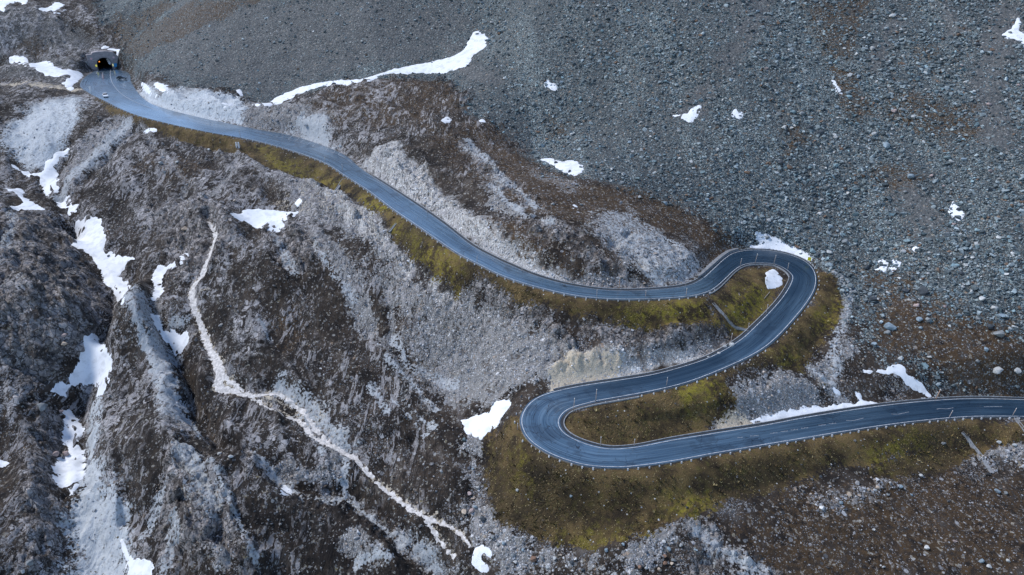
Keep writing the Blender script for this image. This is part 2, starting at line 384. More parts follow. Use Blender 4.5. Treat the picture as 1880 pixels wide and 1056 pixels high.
# ---- rusty heath at the lower right and on the mound
for p in ([(1330, 960), (1480, 905), (1620, 880), (1760, 860), (1900, 870), (1900, 1075), (1400, 1075)], [(1440, 980), (1520, 1010), (1560, 1056), (1470, 1056)], [(780, 240), (860, 225), (940, 265), (1000, 330), (960, 340), (880, 290), (820, 300)], [(500, 600), (540, 560), (560, 620), (530, 640)], [(720, 650), (740, 640), (790, 690), (770, 700)], [(280, 290), (380, 310), (360, 350), (260, 330)]):
    zone(brown, p, .9, soft=5, rough=8)
# ---- fine grey chutes in the scree
zone(fines, [(330, 0), (420, 0), (860, 0), (870, 40), (800, 90), (700, 125), (600, 148), (520, 165), (430, 165), (340, 150), (280, 110), (300, 60)], .8, soft=10, rough=14)
for l, w in (([(1395, 0), (1390, 30), (1375, 60)], 4), ([(1345, 0), (1340, 20)], 3), ([(1350, 90), (1330, 120)], 4), ([(1290, 165), (1275, 195), (1255, 205)], 4), ([(1850, 20), (1825, 110), (1815, 190), (1830, 260)], 5), ([(1735, 15), (1755, 50)], 3), ([(1640, 40), (1600, 130)], 2.5), ([(1660, 350), (1700, 420)], 4), ([(830, 90), (860, 130), (900, 150)], 4)):
    stroke(fines, l, w, .9, soft=3, rough=4)
zone(silt, [(1085, 388), (1150, 390), (1235, 440), (1300, 500), (1262, 512), (1190, 500), (1130, 470), (1105, 440)], .5, soft=2, rough=5)
zone(fines, [(-20, 25), (45, 12), (110, 40), (170, 75), (172, 104), (100, 104), (-20, 96)], .9, soft=4, rough=8)
zone(brown, [(20, 80), (60, 72), (100, 90), (80, 104), (30, 100)], .9, soft=3, rough=6)
zone(fines, [(0, 105), (150, 108), (160, 135), (140, 160), (60, 150), (0, 140)], .7, soft=4, rough=8)
zone(fines, [(165, 745), (195, 742), (185, 790), (172, 850), (185, 895), (212, 900), (226, 980), (242, 1070), (112, 1070), (122, 960), (145, 900), (152, 850), (152, 790)], 1.0, soft=2, rough=4)
zone(fines, [(0, 280), (60, 200), (150, 188), (150, 225), (120, 280), (80, 312), (30, 290)], .7, soft=3, rough=5)
zone(silt, [(246, 150), (262, 152), (300, 176), (440, 186), (456, 212), (440, 222), (370, 214), (300, 200), (262, 178)], .95, soft=2, rough=3)
zone(fines, [(246, 150), (262, 152), (300, 176), (440, 186), (456, 212), (440, 222), (370, 214), (300, 200), (262, 178)], .9, soft=3, rough=4)
zone(silt, [(545, 745), (580, 745), (630, 800), (650, 838), (620, 825), (575, 790), (545, 775)], .8, soft=2, rough=4)
for p in ([(930, 395), (1000, 400), (1090, 450), (1150, 500), (1080, 495), (990, 450)], [(850, 270), (900, 300), (1000, 375), (960, 380), (880, 320)], [(1050, 595), (1150, 605), (1330, 600), (1340, 630), (1200, 640), (1080, 630)]):
    zone(rock, p, .85, soft=2, rough=5)
for p in ([(840, 262), (880, 290), (960, 350), (1000, 385), (985, 395), (920, 360), (860, 310)], [(880, 330), (950, 375), (1020, 425), (1060, 450), (1040, 462), (960, 412), (890, 355)], [(965, 300), (1010, 320), (1060, 330), (1080, 345), (1040, 352), (990, 335)], [(1135, 370), (1170, 375), (1190, 400), (1160, 398)], [(690, 285), (730, 275), (760, 300), (740, 312)]):
    zone(pale, p, .95, soft=1.5, rough=5)
# ---- trodden earth
DIRT = [([(0, 148), (40, 155), (100, 165), (160, 171), (182, 174)], 1.5)]
for l, w in DIRT:
    stroke(dirt, l, w, soft=1.0, rough=.8)
zone(dirt, [(1018, 690), (1030, 655), (1120, 648), (1160, 665), (1090, 694), (1020, 710)], 1.0, soft=2, rough=3)
zone(dirt, [(1305, 752), (1340, 750), (1380, 760), (1375, 772), (1320, 775)], .9, soft=1, rough=2)
zone(dirt, [(40, 150), (100, 158), (150, 168), (110, 166), (70, 160)], .8, soft=3, rough=4)
zone(dirt, [(480, 380), (560, 350), (640, 380), (600, 420)], .35, soft=5, rough=6)

zone(dirt, [(515, 722), (560, 732), (600, 770), (652, 836), (640, 842), (600, 822), (570, 798), (545, 770), (525, 745)], .9, soft=1.5, rough=4.5)
zone(dirt, [(392, 690), (412, 690), (450, 722), (440, 730), (400, 722)], .9, soft=1, rough=1.5)
PATHS = [([(383, 408), (393, 425), (395, 440), (385, 470), (372, 505), (357, 525), (352, 545), (360, 575), (372, 605), (385, 640), (398, 665), (404, 690), (403, 712), (430, 720), (470, 727), (505, 724), (530, 735), (560, 760), (580, 790), (610, 820), (650, 842)],
          [.25, .4, .5, .6, .75, .8, .75, .6, .6, .7, .9, 1.1, 1.0, .55, .45, .35, .35, .35, .35, .35, .3], 'pale trodden hiking trail winding down past rock knolls from the saddle', 0),
         ([(406, 690), (435, 710), (470, 735), (510, 755), (545, 772), (575, 802), (610, 821), (650, 842), (685, 880), (740, 925), (790, 955), (830, 970), (850, 985), (862, 1003)],
          [.6, .32, .28, .28, .3, .36, .34, .34, .3, .34, .3, .18, .18, .13], 'pale trail fork running on down towards the boulder stream', 0),
         ([(778, 948), (795, 975), (812, 1000), (835, 1022)], [.22, .2, .18, .14], 'narrow side trail dropping steeply off the main trail', 0)]

for l, w, _, _ in PATHS:
    stroke(dirt, l, [x * 1.15 for x in w], .75, soft=.7, rough=.8)
for l in ([(470, 730), (520, 744), (556, 762), (590, 797), (625, 826)], [(540, 734), (585, 766), (620, 806), (646, 836)], [(556, 772), (585, 784), (612, 812)], [(552, 752), (556, 775), (575, 800)], [(350, 560), (362, 552), (385, 540)], [(372, 607), (358, 622), (345, 634)], [(790, 957), (800, 950)], [(404, 700), (425, 705), (440, 716)]):
    stroke(dirt, l, .24, .95, soft=.3, rough=.45)
# ------------------------------------------------------------------ where old snow lies (traced outlines)
SNOW = [
 ([(466, 190), (480, 195), (505, 192), (530, 183), (560, 168), (600, 157), (640, 155), (670, 148), (700, 138), (740, 135), (790, 133), (815, 135), (830, 128), (850, 125), (862, 115), (870, 100), (890, 87), (893, 70), (885, 62), (872, 58), (862, 75), (855, 88), (845, 97), (820, 107), (780, 117), (740, 124), (700, 135), (660, 146), (610, 149), (570, 156), (540, 165), (515, 175), (495, 188)], 'long curved snow tongue lying in the gully below the upper scree'),
 ([(-40, -6), (-40, 30), (0, 20), (8, 20), (14, 8), (30, 4), (48, 7), (38, -6)], 'snow bank cut by the top left corner of the picture'),
 ([(66, 12), (90, 14), (100, 4), (118, 10), (112, 20), (100, 25), (85, 21)], 'ragged snow patch on the grey slope high above the tunnel, near the top left corner'),
 ([(187, 87), (198, 88), (208, 88), (218, 92), (222, 97), (228, 103), (215, 101), (203, 97), (195, 95)], 'small snow patch just above the tunnel portal'),
 ([(17, 108), (50, 112), (100, 121), (130, 127), (148, 135), (145, 145), (132, 157), (122, 160), (114, 154), (118, 148), (130, 142), (120, 138), (95, 140), (80, 135), (60, 124), (40, 118)], 'long snow bank beside the tunnel yard, left of the portal'),
 ([(124, 163), (129, 160), (135, 162), (130, 166)], 'tiny snow scrap beside the dirt track at the tunnel yard'),
 ([(260, 153), (275, 151), (291, 151), (308, 157), (311, 168), (300, 173), (285, 173), (268, 166)], 'squarish snow bank right of the tunnel yard'),
 ([(268, 144), (273, 142), (276, 146), (271, 149)], 'round snow lump between the tunnel yard and the scree'),
 ([(406, 188), (415, 187), (426, 191), (420, 195), (410, 193)], 'small snow patch on the pale silt near the start of the long snow tongue'),
 ([(430, 170), (437, 166), (443, 169), (440, 177), (434, 175)], 'small snow patch among dark stones above the pale silt'),
 ([(22, 303), (45, 316), (65, 319), (78, 312), (85, 300), (98, 290), (106, 280), (126, 276), (120, 286), (107, 296), (100, 307), (103, 325), (106, 350), (90, 359), (83, 352), (78, 338), (62, 325), (42, 318)], 'Y shaped snow field at the head of the left gully'),
 ([(8, 347), (37, 347), (42, 360), (60, 373), (85, 385), (108, 393), (60, 388), (25, 383), (22, 380), (45, 372), (30, 358)], 'forked snow wedge on a ledge at the left frame edge'),
 ([(105, 372), (118, 373), (122, 365), (128, 364), (130, 378), (141, 379), (138, 390), (130, 393), (120, 385)], 'small three pointed snow patch in the left gully between two larger fields'),
 ([(143, 408), (183, 405), (187, 415), (194, 428), (195, 445), (187, 460), (205, 470), (247, 473), (235, 482), (222, 495), (218, 505), (225, 520), (237, 527), (233, 545), (222, 556), (215, 545), (212, 535), (196, 523), (190, 505), (178, 487), (168, 470), (140, 455), (136, 445), (142, 430)], 'big snow field in the middle of the left gully'),
 ([(303, 490), (320, 481), (330, 470), (343, 466), (336, 480), (318, 491), (302, 500), (298, 510), (294, 525), (300, 533), (291, 545), (283, 552), (285, 540), (288, 530), (282, 515), (283, 500), (290, 489)], 'hook shaped snow strip in the cleft left of the trail knoll'),
 ([(282, 580), (290, 582), (296, 605), (300, 612), (315, 605), (328, 618), (345, 610), (349, 617), (345, 627), (336, 641), (325, 648), (317, 636), (306, 626), (294, 612), (286, 598)], 'fan shaped snow patch lower down the cleft left of the trail'),
 ([(156, 624), (175, 618), (180, 632), (190, 637), (196, 650), (204, 662), (201, 690), (193, 715), (180, 731), (180, 715), (176, 705), (168, 699), (150, 702), (130, 711), (120, 730), (115, 738), (105, 726), (94, 715), (115, 709), (125, 707), (135, 694), (150, 665), (155, 640)], 'arched snow field wrapping a dark rock in the lower left gully'),
 ([(121, 755), (132, 754), (138, 770), (148, 785), (148, 800), (139, 812), (149, 830), (154, 860), (154, 874), (141, 886), (135, 905), (127, 899), (111, 893), (104, 880), (107, 850), (121, 832), (127, 825), (117, 812), (115, 800), (124, 780)], 'tall narrow snow field at the head of the pale stream bed'),
 ([(-10, 843), (0, 845), (13, 850), (10, 855), (-10, 853)], 'thin snow sliver on brown ground at the left frame edge'),
 ([(222, 992), (231, 1010), (237, 1023), (250, 1026), (270, 1029), (280, 1038), (275, 1062), (238, 1062), (234, 1030), (227, 1015)], 'snow wedge at the bottom frame edge beside the pale stream bed'),
 ([(424, 392), (450, 388), (470, 386), (500, 387), (544, 391), (530, 398), (518, 408), (521, 418), (511, 425), (490, 418), (460, 412), (438, 403)], 'broad snow patch below the upper road on brown rubble'),
 ([(541, 375), (551, 363), (557, 366), (546, 378)], 'small tilted snow scrap right of the broad patch below the upper road'),
 ([(849, 772), (870, 764), (900, 756), (908, 738), (934, 737), (933, 750), (921, 763), (915, 779), (895, 796), (878, 804), (859, 796), (853, 785)], 'bright snow patch just left of the lower hairpin'),
 ([(868, 1026), (874, 1008), (888, 1002), (901, 1012), (899, 1021), (888, 1017), (883, 1022), (886, 1033), (895, 1040), (894, 1050), (884, 1049), (869, 1036)], 'C shaped snow patch at the foot of the boulder stream'),
 ([(507, 898), (519, 893), (535, 904), (529, 909), (514, 904)], 'small oval snow patch on dark rock at the lower left runnel'),
 ([(1380, 453), (1395, 455), (1400, 445), (1392, 435), (1406, 433), (1430, 446), (1457, 457), (1486, 470), (1485, 477), (1470, 472), (1440, 461), (1412, 456), (1395, 457)], 'triangular snow bank against the outer edge of the upper hairpin'),
 ([(1387, 427), (1394, 426), (1396, 430), (1390, 432)], 'tiny snow scrap in the scree above the triangular bank'),
 ([(1407, 500), (1418, 494), (1427, 500), (1434, 513), (1433, 523), (1425, 527), (1409, 529), (1406, 515)], 'chunky snow block inside the upper hairpin'),
 ([(1606, 495), (1621, 489), (1611, 480), (1616, 474), (1627, 477), (1641, 477), (1652, 484), (1641, 498), (1631, 492), (1641, 486), (1631, 482), (1627, 490), (1622, 498)], 'ring shaped snow patch in the scree right of the upper hairpin'),
 ([(1586, 682), (1625, 682), (1630, 674), (1655, 672), (1668, 687), (1690, 704), (1707, 727), (1680, 714), (1655, 697), (1630, 689)], 'tapering snow patch uphill of the lower road on the right'),
 ([(1378, 774), (1395, 769), (1425, 761), (1460, 754), (1490, 749), (1520, 746), (1558, 744), (1578, 739), (1571, 727), (1580, 727), (1586, 736), (1612, 741), (1580, 748), (1540, 753), (1500, 760), (1450, 768), (1415, 773)], 'long low snow bank along the uphill edge of the lower road'),
 ([(1841, 64), (1860, 49), (1870, 34), (1874, 45), (1869, 58), (1900, 62), (1900, 90), (1880, 88), (1870, 75), (1850, 70)], 'jagged snow patch in the scree at the right frame edge'),
 ([(1527, 147), (1534, 149), (1541, 165), (1549, 179), (1540, 175), (1531, 160)], 'narrow snow sliver in the brown streaked scree'),
 ([(1236, 212), (1262, 209), (1270, 200), (1286, 194), (1281, 212), (1268, 225), (1255, 218)], 'branching snow scrap in the middle of the scree'),
 ([(1346, 203), (1352, 197), (1355, 207), (1363, 206), (1363, 216), (1353, 218), (1344, 212)], 'heart shaped snow scrap in the scree right of the branching one'),
 ([(997, 156), (1005, 148), (1012, 155), (1022, 157), (1021, 166), (1005, 161)], 'lone small snow scrap in the scree above the brown mound'),
 ([(994, 293), (1010, 291), (1030, 297), (1050, 294), (1067, 305), (1070, 316), (1050, 321), (1030, 312), (1012, 302)], 'oval snow patch with dark boulders where the mound meets the scree'),
 ([(807, 223), (818, 216), (827, 221), (818, 226)], 'small snow scrap on the crest of the brown mound'),
 ([(880, 224), (885, 220), (890, 223), (886, 228)], 'tiny snow dot behind the crest of the brown mound'),
 ([(1744, 380), (1750, 372), (1758, 381), (1771, 393), (1766, 401), (1752, 402), (1745, 392)], 'upright snow scrap in the boulder field at the right'),
 ([(266, 239), (274, 236), (286, 239), (284, 242), (272, 242)], 'thin snow crescent below the road under the tunnel yard'),
 ([(1050, 379), (1055, 376), (1059, 380), (1054, 384)], 'tiny snow dot on the brown mound above the upper leg'),
 ([(1676, 455), (1682, 452), (1688, 456), (1681, 459)], 'tiny snow dot in the boulder field above the ring shaped patch'),
 ([(1527, 708), (1535, 711), (1542, 721), (1536, 723), (1529, 714)], 'thin snow strip in the runnel between the two right hand roads'),
]
firn = Z()
for poly, _ in SNOW:
    zone(firn, poly, 1.0, soft=3.0, rough=.2)
# ------------------------------------------------------------------ relief
near_road = np.full((NR, NC), 99.0, np.float32)
zroad = Z()
idxc = np.arange(0, NST, 5)
cx = EM[idxc, 0].astype(np.float32); cy = EM[idxc, 1].astype(np.float32)
lim = (LATW[idxc] / 2 + 16).astype(np.float32)
flag = np.zeros((NR, NC), bool)
for a, b, l in zip(cx, cy, lim):
    i0 = max(0, int(math.log(max(b - l, Y0) / Y0) / K)); i1 = min(NR, int(math.log((b + l) / Y0) / K) + 2)
    if i1 <= i0: continue
    blk = (GX[i0:i1] - a) ** 2 + (GY[i0:i1] - b) ** 2 < l * l
    flag[i0:i1] |= blk
# dense points over the road bed
bed = []
for i in range(NST):
    n = max(3, int(LATW[i] / .5))
    for t in np.linspace(-.45 / LATW[i], 1 + .45 / LATW[i], n):
        bed.append(EA[i] + (EB[i] - EA[i]) * t)
bed = np.array(bed)
kd = kdtree.KDTree(len(bed))
for i, p in enumerate(bed):
    kd.insert((p[0], p[1], 0), i)
kd.balance()
fi, fj = np.nonzero(flag)
dd = np.empty(len(fi), np.float32); zz = np.empty(len(fi), np.float32)
fx = GX[fi, fj].tolist(); fy = GY[fi, fj].tolist()
find = kd.find
bz = bed[:, 2].tolist()
for k in range(len(fi)):
    _, ix, ds = find((fx[k], fy[k], 0))
    dd[k] = ds; zz[k] = bz[ix]
near_road[fi, fj] = dd
zroad[fi, fj] = zz

calm = sstep(1.0, 9.0, near_road)                     # 0 on the road bed
relief = Z()
relief += calm * 2.2 * fbm(GX / 38, GY / 38, 3, 5) * (1 - .6 * scree)
# strata: long ribs running down to the right on the left-hand slopes
left = sstep(20, -60, GX)
ang = math.radians(37)
ca, sa = math.cos(ang), math.sin(ang)
wx = GX + 3.5 * fbm(GX / 14, GY / 14, 3, 31); wy = GY + 3.5 * fbm(GX / 14, GY / 14, 3, 47)
ribx = (wx * ca + wy * sa); riby = (-wx * sa + wy * ca)
rib = .62 * ridged(ribx / 15, riby / 62, 2, 3) + .25 * ridged(ribx / 6.5, riby / 26, 2, 9) + .13 * ridged(ribx / 2.6, riby / 10, 3, 15)
relief += calm * (1 - scree) * (.35 + .65 * left) * (1 - turf) * 3.4 * rib
knob = ridged(wx / 8.5, wy / 8.5, 3, 71, .5)
relief += calm * rock * .9 * knob
relief += sstep(.8, 4, near_road) * (1 - turf * .8) * (.15 + .30 * rock + .12 * pale) * fbm(GX / 2.2, GY / 2.2, 4, 91, .6)
relief += sstep(.5, 4, near_road) * scree * .55 * fbm(GX / 7, GY / 7, 4, 101, .6)
lumps = fbm(GX / 1.1, GY / 1.1, 3, 131, .65)
relief += sstep(.6, 2.5, near_road) * (.10 + .12 * rock + .10 * scree) * lumps
# scree chutes running down the fall line
ch = fbm((GX * .93 + GY * .36) / 13, (GX * -.36 + GY * .93) / 90, 4, 151)
relief += scree * calm * 1.3 * ch
# quarried banks above the road
cut = ridged(wx / 3.2, wy / 3.2, 4, 171, .6)
relief += sstep(1.0, 5.0, near_road) * sstep(24, 9, near_road) * pale * .9 * cut
GUL = [([(125, 280), (90, 330), (125, 385), (160, 440), (212, 520), (212, 560), (180, 610), (170, 680), (140, 730), (130, 800), (130, 870), (140, 910)], 5, 4.4), ([(140, 900), (175, 960), (195, 1070)], 9, 1.2),
       ([(335, 470), (295, 500), (288, 560), (295, 600), (322, 640), (340, 690), (360, 760), (400, 860)], 3.5, 2.6), ([(330, 760), (345, 840), (380, 920), (420, 1000), (440, 1056)], 3.5, 2.2),
       ([(470, 850), (540, 900), (640, 912), (690, 950), (740, 1000), (800, 1040), (850, 1100)], 3.5, 2.4), ([(870, 800), (878, 880), (880, 960), (950, 1020)], 5, 1.6),
       ([(700, 450), (720, 560), (720, 630), (760, 720), (800, 770)], 3, 1.0), ([(1108, 432), (1125, 440), (1118, 452)], 1.5, 2.2), ([(1155, 462), (1172, 478), (1195, 495)], 1.5, 2.6), ([(1165, 425), (1148, 432), (1180, 445)], 1.2, 1.2),
       ([(270, 235), (220, 270), (160, 330), (125, 370)], 3, 1.6), ([(255, 225), (290, 290), (345, 340), (340, 370), (370, 385)], 2, 1.0), ([(435, 275), (432, 320), (380, 375)], 2, .8),
       ([(250, 540), (300, 520), (290, 480)], 2, .6), ([(927, 610), (930, 635)], .7, 1.0), ([(0, 395), (60, 396), (120, 402), (140, 430)], 2.5, 3.0), ([(95, 705), (60, 700), (20, 690)], 2, 2.2),
       ([(368, 768), (400, 808), (435, 838), (470, 850)], 2.2, 2.2), ([(398, 870), (438, 953), (468, 1018), (485, 1056)], 1.6, 1.4), ([(282, 558), (295, 608), (325, 663), (350, 713), (360, 763)], 1.3, 1.6), ([(65, 698), (95, 712)], 1.2, 1.6), ([(200, 530), (203, 578), (182, 613)], 1.6, 2.2),
       ([(240, 905), (235, 960), (225, 985)], 2, 2.0), ([(770, 640), (800, 690), (850, 720)], 2.5, .9), ([(470, 700), (540, 760), (620, 850)], 2.5, .9)]
for l, w, dep in GUL:
    P = W2(l)
    m = bbox_sel(P, w * 3)
    d, par, _ = seg_dist(P, GX[m] + 1.6 * WARP1[m], GY[m] + 1.6 * WARP2[m])
    ends = sstep(0, .8, par) * sstep(len(l) - 1, len(l) - 1.8, par)
    relief[m] -= dep * 1.25 * np.exp(-(d / (w * .85)) ** 2 * 1.3) * calm[m] * (.25 + .75 * ends)
for l, w, hh in (([(250, 545), (280, 640), (312, 760), (345, 860), (395, 960), (440, 1060)], 5.5, 3.4), ([(395, 872), (428, 950), (468, 1040)], 2.2, 1.8), ([(205, 560), (215, 640), (225, 740), (240, 840), (255, 930)], 4.5, 1.8), ([(440, 870), (520, 950), (600, 1030)], 3.5, 1.8), ([(520, 930), (620, 960), (720, 1040)], 3.5, 1.6),
                 ([(660, 870), (740, 950), (820, 1020)], 3, 1.2), ([(700, 640), (760, 740), (830, 830), (850, 900)], 4, 1.6), ([(600, 560), (650, 680), (720, 790)], 4, 1.3), ([(480, 470), (540, 560), (600, 680), (660, 790)], 5, 1.5), ([(430, 560), (480, 640), (540, 720)], 4, 1.3), ([(200, 450), (185, 420)], 3, .8), ([(200, 260), (160, 320), (140, 350)], 3, 1.2), ([(300, 300), (240, 350), (180, 400)], 5, 1.6), ([(40, 420), (90, 520), (60, 620), (80, 720)], 8, 2.5), ([(360, 400), (410, 410), (430, 440), (400, 480)], 5, 2.0), ([(40, 760), (60, 860), (60, 980)], 4, .8)):
    P = W2(l); m = bbox_sel(P, w * 3)
    d, par, _ = seg_dist(P, GX[m] + 2 * WARP1[m], GY[m] + 2 * WARP2[m])
    relief[m] += hh * np.exp(-(d / w) ** 2) * calm[m]
# flatten under the trails
trail_d = np.full((NR, NC), 99.0, np.float32)
for l, w, _, _ in PATHS:
    P = catmull(np.c_[W2(l), np.zeros(len(l))], 6)[:, :2]
    m = bbox_sel(P, 6)
    d, par, _ = seg_dist(P, GX[m], GY[m])
    trail_d[m] = np.minimum(trail_d[m], d - np.interp(par / 6, np.arange(len(w)), w))
fine = sstep(-.3, 2.5, trail_d)
H0 = H.copy()
relief = relief * (1 - .75 * firn)
H = H + relief * fine + (relief - relief * fine) * .25
def blocks(x, y, s, seed):
    x = x / s; y = y / s
    x0 = np.floor(x); y0 = np.floor(y)
    best = np.full(x.shape, 9e9, np.float32); hgt = np.zeros(x.shape, np.float32)
    for dx in (-1, 0, 1):
        for dy in (-1, 0, 1):
            ix = (x0 + dx).astype(np.int64); iy = (y0 + dy).astype(np.int64)
            px_ = ix + _h(ix, iy, seed); py_ = iy + _h(ix, iy, seed + 1)
            d = (x - px_) ** 2 + (y - py_) ** 2
            m = d < best
            ta = _h(ix, iy, seed + 2) * 6.283
            hh = _h(ix, iy, seed + 3) + .7 * ((x - px_) * np.cos(ta) + (y - py_) * np.sin(ta))
            best = np.where(m, d, best); hgt = np.where(m, hh, hgt)
    return hgt


bm_ = (1 - firn) * np.maximum(np.maximum(rock, bright), .22 * sstep(.45, .75, rib) * left * (1 - scree) * (1 - turf) * (1 - silt)) * sstep(.9, 4, near_road) * fine
m = bm_ > .02
bx_, by_ = ribx[m] + .7 * WARP2[m], riby[m] + .7 * WARP1[m]
blk = 1.7 * blocks(bx_, by_ / 2.6, 3.6, 501) + .7 * blocks(bx_, by_ / 1.8, 1.5, 541) + .2 * blocks(bx_, by_, .7, 577) - 1.2
H[m] += (bm_[m] * blk * 1.0).astype(np.float32)
# cut the road bench into the slope
bw = sstep(.55, 5.5, near_road)
H = np.where(near_road < 90, (zroad - .28) * (1 - bw) + H * bw, H).astype(np.float32)
# level yard at the tunnel mouth, hill over the bore
FWD = np.array([-TUN[0], -TUN[1]]); FWD /= np.linalg.norm(FWD)          # the portal looks back at the valley
FWD = np.array([FWD[0] * math.cos(.10) - FWD[1] * math.sin(.10), FWD[0] * math.sin(.10) + FWD[1] * math.cos(.10)])
SIDE = np.array([-FWD[1], FWD[0]])                                       # to the right seen from the valley
if SIDE[0] < 0: SIDE = -SIDE
tl = (GX - TUN[0]) * SIDE[0] + (GY - TUN[1]) * SIDE[1]
tb = -((GX - TUN[0]) * FWD[0] + (GY - TUN[1]) * FWD[1])                  # metres into the hill
hill = TUN[2] + 7.9 + .25 * np.clip(tb - 3, 0, 60) + .3 * relief
inhill = sstep(1.2, 3.2, tb) * sstep(24, 8, tb) * sstep(17, 8.2, np.abs(tl))
H = np.where(inhill > 0, np.maximum(H, H * (1 - inhill) + hill * inhill), H).astype(np.float32)
hillside = (tb > 3.4) & (tb < 48) & (np.abs(tl) < 5)
H = np.where(hillside, np.maximum(H, TUN[2] + 6.8), H).astype(np.float32)
HOLE = (np.abs(tl) < 4.3) & (tb > -1.5) & (tb < 3.9) 


def blur(F, n):
    for ax in (0, 1):
        c = np.cumsum(np.pad(F, [(n + 1, n) if a == ax else (0, 0) for a in (0, 1)], mode='edge'), axis=ax, dtype=np.float64)
        F = ((c[2 * n + 1:] - c[:-2 * n - 1]) if ax == 0 else (c[:, 2 * n + 1:] - c[:, :-2 * n - 1])) / (2 * n + 1)
    return F.astype(np.float32)


HS = blur(H, 3)


# ------------------------------------------------------------------ materials
def mat(name):
    m = bpy.data.materials.new(name)
    m.use_nodes = True
    nt = m.node_tree
    b = nt.nodes['Principled BSDF']
    return m, nt, b


class G:
    """tiny node writer"""
    def __init__(self, nt): self.nt = nt
    def n(self, t, **kw):
        x = self.nt.nodes.new(t)
        for k, v in kw.items():
            if k.startswith('i_'):
                x.inputs[int(k[2:]) if k[2:].isdigit() else k[2:]].default_value = v
            else:
                setattr(x, k, v)
        return x
    def l(self, a, b): self.nt.links.new(a, b)
    def v(self, inp, val):
        if hasattr(val, 'node'): self.l(val, inp)
        else: inp.default_value = val
    def math(self, op, a, b=0.0, c=None, clamp=False):
        x = self.n('ShaderNodeMath', operation=op, use_clamp=clamp)
        self.v(x.inputs[0], a); self.v(x.inputs[1], b)
        if c is not None: self.v(x.inputs[2], c)
        return x.outputs[0]
    def rng(self, a, lo, hi, o0=0.0, o1=1.0):
        x = self.n('ShaderNodeMapRange', interpolation_type='SMOOTHSTEP')
        self.v(x.inputs[0], a); self.v(x.inputs[1], lo); self.v(x.inputs[2], hi); self.v(x.inputs[3], o0); self.v(x.inputs[4], o1)
        return x.outputs[0]
    def mix(self, f, a, b, mode='MIX'):
        x = self.n('ShaderNodeMix', data_type='RGBA', blend_type=mode)
        self.v(x.inputs[0], f)
        for s, val in ((6, a), (7, b)):
            if hasattr(val, 'node'): self.l(val, x.inputs[s])
            else: x.inputs[s].default_value = (*val[:3], 1)
        return x.outputs[2]
    def noise(self, co, scale, det=4, rough=.55, dist=0.0):
        x = self.n('ShaderNodeTexNoise')
        self.l(co, x.inputs['Vector'])
        x.inputs['Scale'].default_value = scale; x.inputs['Detail'].default_value = det
        x.inputs['Roughness'].default_value = rough; x.inputs['Distortion'].default_value = dist
        return x.outputs['Fac']
    def vor(self, co, scale, feature='F1', rand=1.0):
        x = self.n('ShaderNodeTexVoronoi', feature=feature)
        self.l(co, x.inputs['Vector']); x.inputs['Scale'].default_value = scale
        x.inputs['Randomness'].default_value = rand
        return x
    def attr(self, name):
        x = self.n('ShaderNodeAttribute'); x.attribute_name = name
        return x
    def sep(self, c):
        x = self.n('ShaderNodeSeparateColor'); self.l(c, x.inputs[0]); return x.outputs
    def ramp(self, f, stops):
        x = self.n('ShaderNodeValToRGB')
        self.l(f, x.inputs[0])
        e = x.color_ramp.elements
        while len(e) < len(stops): e.new(.5)
        for s, (p, c) in zip(e, stops):
            s.position = p; s.color = (*c, 1)
        return x.outputs[0]
    def bump(self, h, strength, dist, normal=None):
        x = self.n('ShaderNodeBump'); self.l(h, x.inputs['Height'])
        x.inputs['Strength'].default_value = strength; x.inputs['Distance'].default_value = dist
        if normal is not None: self.l(normal, x.inputs['Normal'])
        return x.outputs[0]


